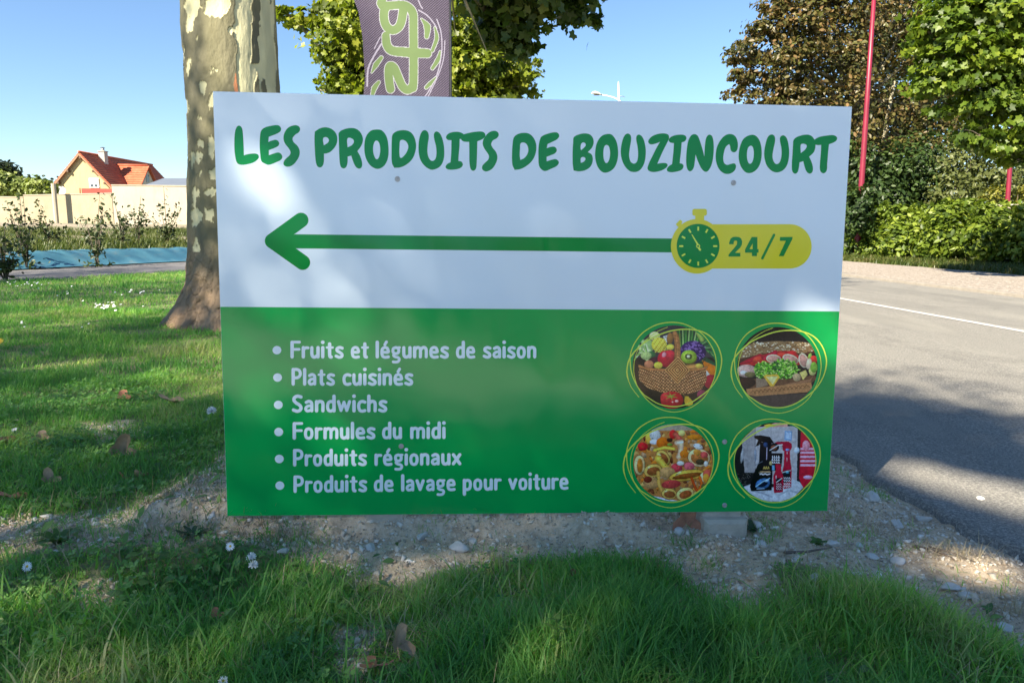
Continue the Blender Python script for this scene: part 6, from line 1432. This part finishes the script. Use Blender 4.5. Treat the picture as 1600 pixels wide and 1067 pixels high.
def far_tree(x_, y_, Y, blobs, lab, name='far_tree', size=0.5):
    b = at(x_, 320, Y); b[2] = 1.0; e = empty(name, b)
    crown('crown', blobs, rhomb(), size, m_ft, e, per=16, tight=0.25, origin=b)
    MB().tube([(0, 0, 0), (0, 0, float(blobs[0][0][2] - 1.0))], [0.3, 0.12], 8).build('trunk', m_bark, e, True); tag(e, lab, 'tree', 'trees far behind the left wall')
far_tree(8, 280, 90, [pb(8, 268, 90, 14, 900), pb(-12, 274, 90, 18, 900), pb(22, 276, 90, 8, 300)], 'dark round tree at the far left horizon', 'round_tree', 0.6)
for x_, y_, lab in ((46, 277, 'dark pointed conifer left of the house, first from the left'), (69, 280, 'dark pointed conifer left of the house, between its two neighbours'), (80, 283, 'small dark conifer second from the house'), (90, 281, 'dark conifer tip touching the house roof line')):
    far_tree(x_, y_, 95, [pb(x_, y_ + 12, 95, 5, 160, 1.6), pb(x_, y_ + 4, 95, 3, 90, 1.8), pb(x_, y_ - 3, 95, 1.4, 30, 2.0)], lab, 'conifer', 0.4)
bpy.context.view_layer.update()

# young planted shrubs on the sheeting
m_ys = leafmat('young_shrub_leaves', [(0.0259, 0.0444, 0.0148), (0.0444, 0.0666, 0.02072), (0.0666, 0.0888, 0.0296)], 0.2)
YS = [(8, 428, 330, 26, 'bushy young shrub at the left end of the blue sheeting'), (41, 412, 305, 24, 'tall thin young shrub, second on the blue sheeting'), (82, 400, 316, 16, 'short young shrub before the sandy strip'), (152, 408, 303, 26, 'fullest young shrub in the middle of the row'), (193, 400, 305, 16, 'slim young shrub with a bare lower stem'), (217, 396, 305, 18, 'young shrub between the slim one and the trunk'), (262, 396, 298, 24, 'young shrub partly hidden by the plane tree trunk')]
for i, (x_, yb, yt, wp, lab) in enumerate(YS):
    g0 = G(x_, yb + 4, 0.12); Yg = g0[1] + 0.3; g0 = at(x_, yb, Yg); g0[2] = float(ground_z(g0[0], g0[1])); top = at(x_, yt, Yg)[2] - g0[2]; wd = wp / F_PX * Yg
    e = empty('young_shrub', g0); rg = random.Random(50 + i); b = MB(); LP = []
    for k in range(9 if wp > 20 else 6):
        fx, fy = rg.uniform(-1, 1) * wd, rg.uniform(-0.4, 0.4); hh = top * rg.uniform(0.55, 1.0) * (1 - 0.25 * abs(fx) / wd)
        if k == 0: fx = 0; hh = top
        m_ = (fx * 0.35, fy * 0.3, hh * 0.5); b.tube([(0, 0, 0), m_, (fx, fy, hh)], [0.012, 0.009, 0.004], 5)
        for q in range(26):
            t = rg.uniform(0.25, 1.02); p_ = (fx * t * (0.7 + 0.3 * t), fy * t, hh * t); LP.append((p_[0] + rg.gauss(0, 0.06), p_[1] + rg.gauss(0, 0.06), p_[2] + rg.gauss(0, 0.03)))
    for q in range(40): LP.append((rg.gauss(0, wd * 0.45), rg.gauss(0, 0.15), abs(rg.gauss(0, 0.14))))
    b.build('stems', m_bark, e, True); LP = np.array(LP)
    scatter('foliage', oval()[0], None, oval()[1], LP, frames(rng.normal(size=LP.shape) + np.array([0, 0, 0.5])), rng.uniform(0.07, 0.13, len(LP)), m_ys, e)
    tag(e, lab, 'young shrub', 'young shrubs planted through the blue sheeting')
# weeds and grass on the bank behind the sheeting
n = 90000; d = rng.uniform(0.7, 12, n); t = rng.uniform(-6, 40, n); x = LN0[0] + LD[0] * t - LD[1] * d; y = LN0[1] + LD[1] * t + LD[0] * d
k = rng.random(n) < np.clip(2.6 - 4.0 * fbm(x * 0.35, y * 0.35, 55, 4) + 0.2, 0.02, 1); x, y = x[k], y[k]
m_bk = leafmat('bank_grass', [(0.0444, 0.0666, 0.0148), (0.074, 0.0999, 0.0222), (0.111, 0.1332, 0.0333), (0.1628, 0.1628, 0.0666)], 0.3)
tag(blades(np.stack([x, y, ground_z(x, y)], 1), rng.uniform(0.08, 0.30, len(x)), rng.uniform(0.015, 0.035, len(x)), 'bank_grass', m_bk), 'rough sunlit grass and weeds on the bank above the sheeting', 'grass', kind='stuff')

# ================================================================== the other plane trees of the row, beside and behind the photographer
GAPS = [(G(860, 1015), 0.07), (G(1440, 866), 0.05), (G(1510, 880), 0.06), (G(1575, 900), 0.06),  # sun patches: crown leaves along the sun line to each spot are removed
        (G(1350, 716), 0.08), (G(1400, 730), 0.09), (G(1450, 744), 0.10), (G(1500, 758), 0.11), (G(1550, 772), 0.12), (G(1600, 786), 0.12), (G(130, 570), 0.08), (G(70, 574), 0.06), (G(255, 590), 0.08), (G(215, 490), 0.14), (G(300, 492), 0.12),
        (at(283, 440, 7.2), 0.14), (at(288, 380, 7.2), 0.13), (at(375, 60, 7.0), 0.26), (at(360, 110, 7.0), 0.14), (at(395, 262, 2.2), 0.05), (G(185, 705), 0.05)]
SUNV = np.array(sd)
def shade_tree(x0, y0, ht, blobs, lab, seed):
    b = np.array([x0, y0, 0.0]); e = empty('plane_tree', b)
    crown('crown', [(c0, r, int(n * 0.98)) for c0, r, n in blobs], rhomb(), 0.11, m_lp, e, per=3, tight=0.10, origin=b, shell=0.25, gaps=GAPS)
    limbs(b, b + np.array([0, 0, ht]), blobs[:5], 0.42, e, b, m_barkp, 3, seed); tag(e, lab, 'tree', 'plane trees around the verge')
def cb(x, y, z, r, n): return (np.array([x, y, z], float), (r, r, r * 0.8), n)
TAN = math.tan(SUN_EL)
def sb(x, y, z, t, r, n): return cb(x + SUN_DIR[0] * t, y + SUN_DIR[1] * t, z + TAN * t, r, n)
SHADE = [
 (-9.0, -8.4, 6.8, [sb(1.0, 2.35, 0.9, 12, 0.75, 1500), sb(0.1, 1.9, 0.8, 12, 2.15, 6300), sb(-1.7, 1.7, 0.6, 12.6, 2.1, 5000), sb(1.5, 1.7, 0.3, 11.6, 1.5, 3000), sb(1.2, 2.65, 0.4, 12.4, 1.15, 2600), sb(-0.9, 3.4, 0.5, 13, 1.8, 3400), sb(-3.2, 2.6, 0.3, 13, 2.2, 4200), sb(0.3, 0.4, 0, 11.4, 1.9, 3200), sb(0.4, 2.35, 1.0, 12.2, 1.15, 1700)], 'plane tree standing well behind the photographer to the left'),
 (-12.6, -3.2, 6.6, [sb(-2.9, 7.3, 1.9, 13, 2.2, 4600), sb(-5.0, 5.0, 0.3, 13.4, 2.5, 5000), sb(-3.0, 7.4, 0.2, 12.4, 1.6, 2200), sb(-6.2, 8.6, 0, 14, 2.5, 4600), sb(-3.6, 5.2, 0, 12.6, 1.6, 2200)], 'plane tree left of the lawn, nearest to the photographer'),
 (-17.6, 2.6, 6.6, [sb(-8.2, 12.2, 0, 13, 3.0, 5600), sb(-9.6, 8.8, 0, 13.6, 2.8, 4600), sb(-5.4, 11.2, 0, 12.6, 2.2, 3400), sb(-8.4, 15.2, 0, 13.4, 1.8, 1500)], 'plane tree left of the lawn, middle one of the row'),
]
for i, (x0, y0, ht, bl, lab) in enumerate(SHADE): shade_tree(x0, y0, ht, bl, lab, 60 + i)
# clipped hedge across the far side of the verge behind the photographer
hb = [(np.array([x_, -15 + 0.5 * math.sin(x_), 1.5]), (1.7, 0.9, 1.5 + 0.5 * math.sin(x_ * 0.9)), 420) for x_ in np.arange(-24, 22, 2.2)]
crown('hedge', hb, rhomb(), 0.34, m_hd, None, per=20, tight=0.3, shell=0.3); tag(bpy.data.objects['hedge'], 'long dense green hedge behind the photographer, mirrored in the board', 'hedge', kind='stuff')
# unseen pale slab, added behind the photographer to bounce sunlight onto the board
m_bounce = simple('bounce_concrete', (0.60, 0.56, 0.48), 0.9, 0.12, 1.2, 0.3, 0.004)
V = [(-14, -13.2, 0.035), (1.2, -13.2, 0.035), (1.2, 0.2, 0.035), (-14, 0.2, 0.035)]
tag(mesh('bounce_slab', V + [(x, y, -0.15) for x, y, z in V], [(0, 1, 2, 3), (0, 4, 5, 1), (1, 5, 6, 2), (2, 6, 7, 3), (3, 7, 4, 0)], m_bounce), kind='structure')
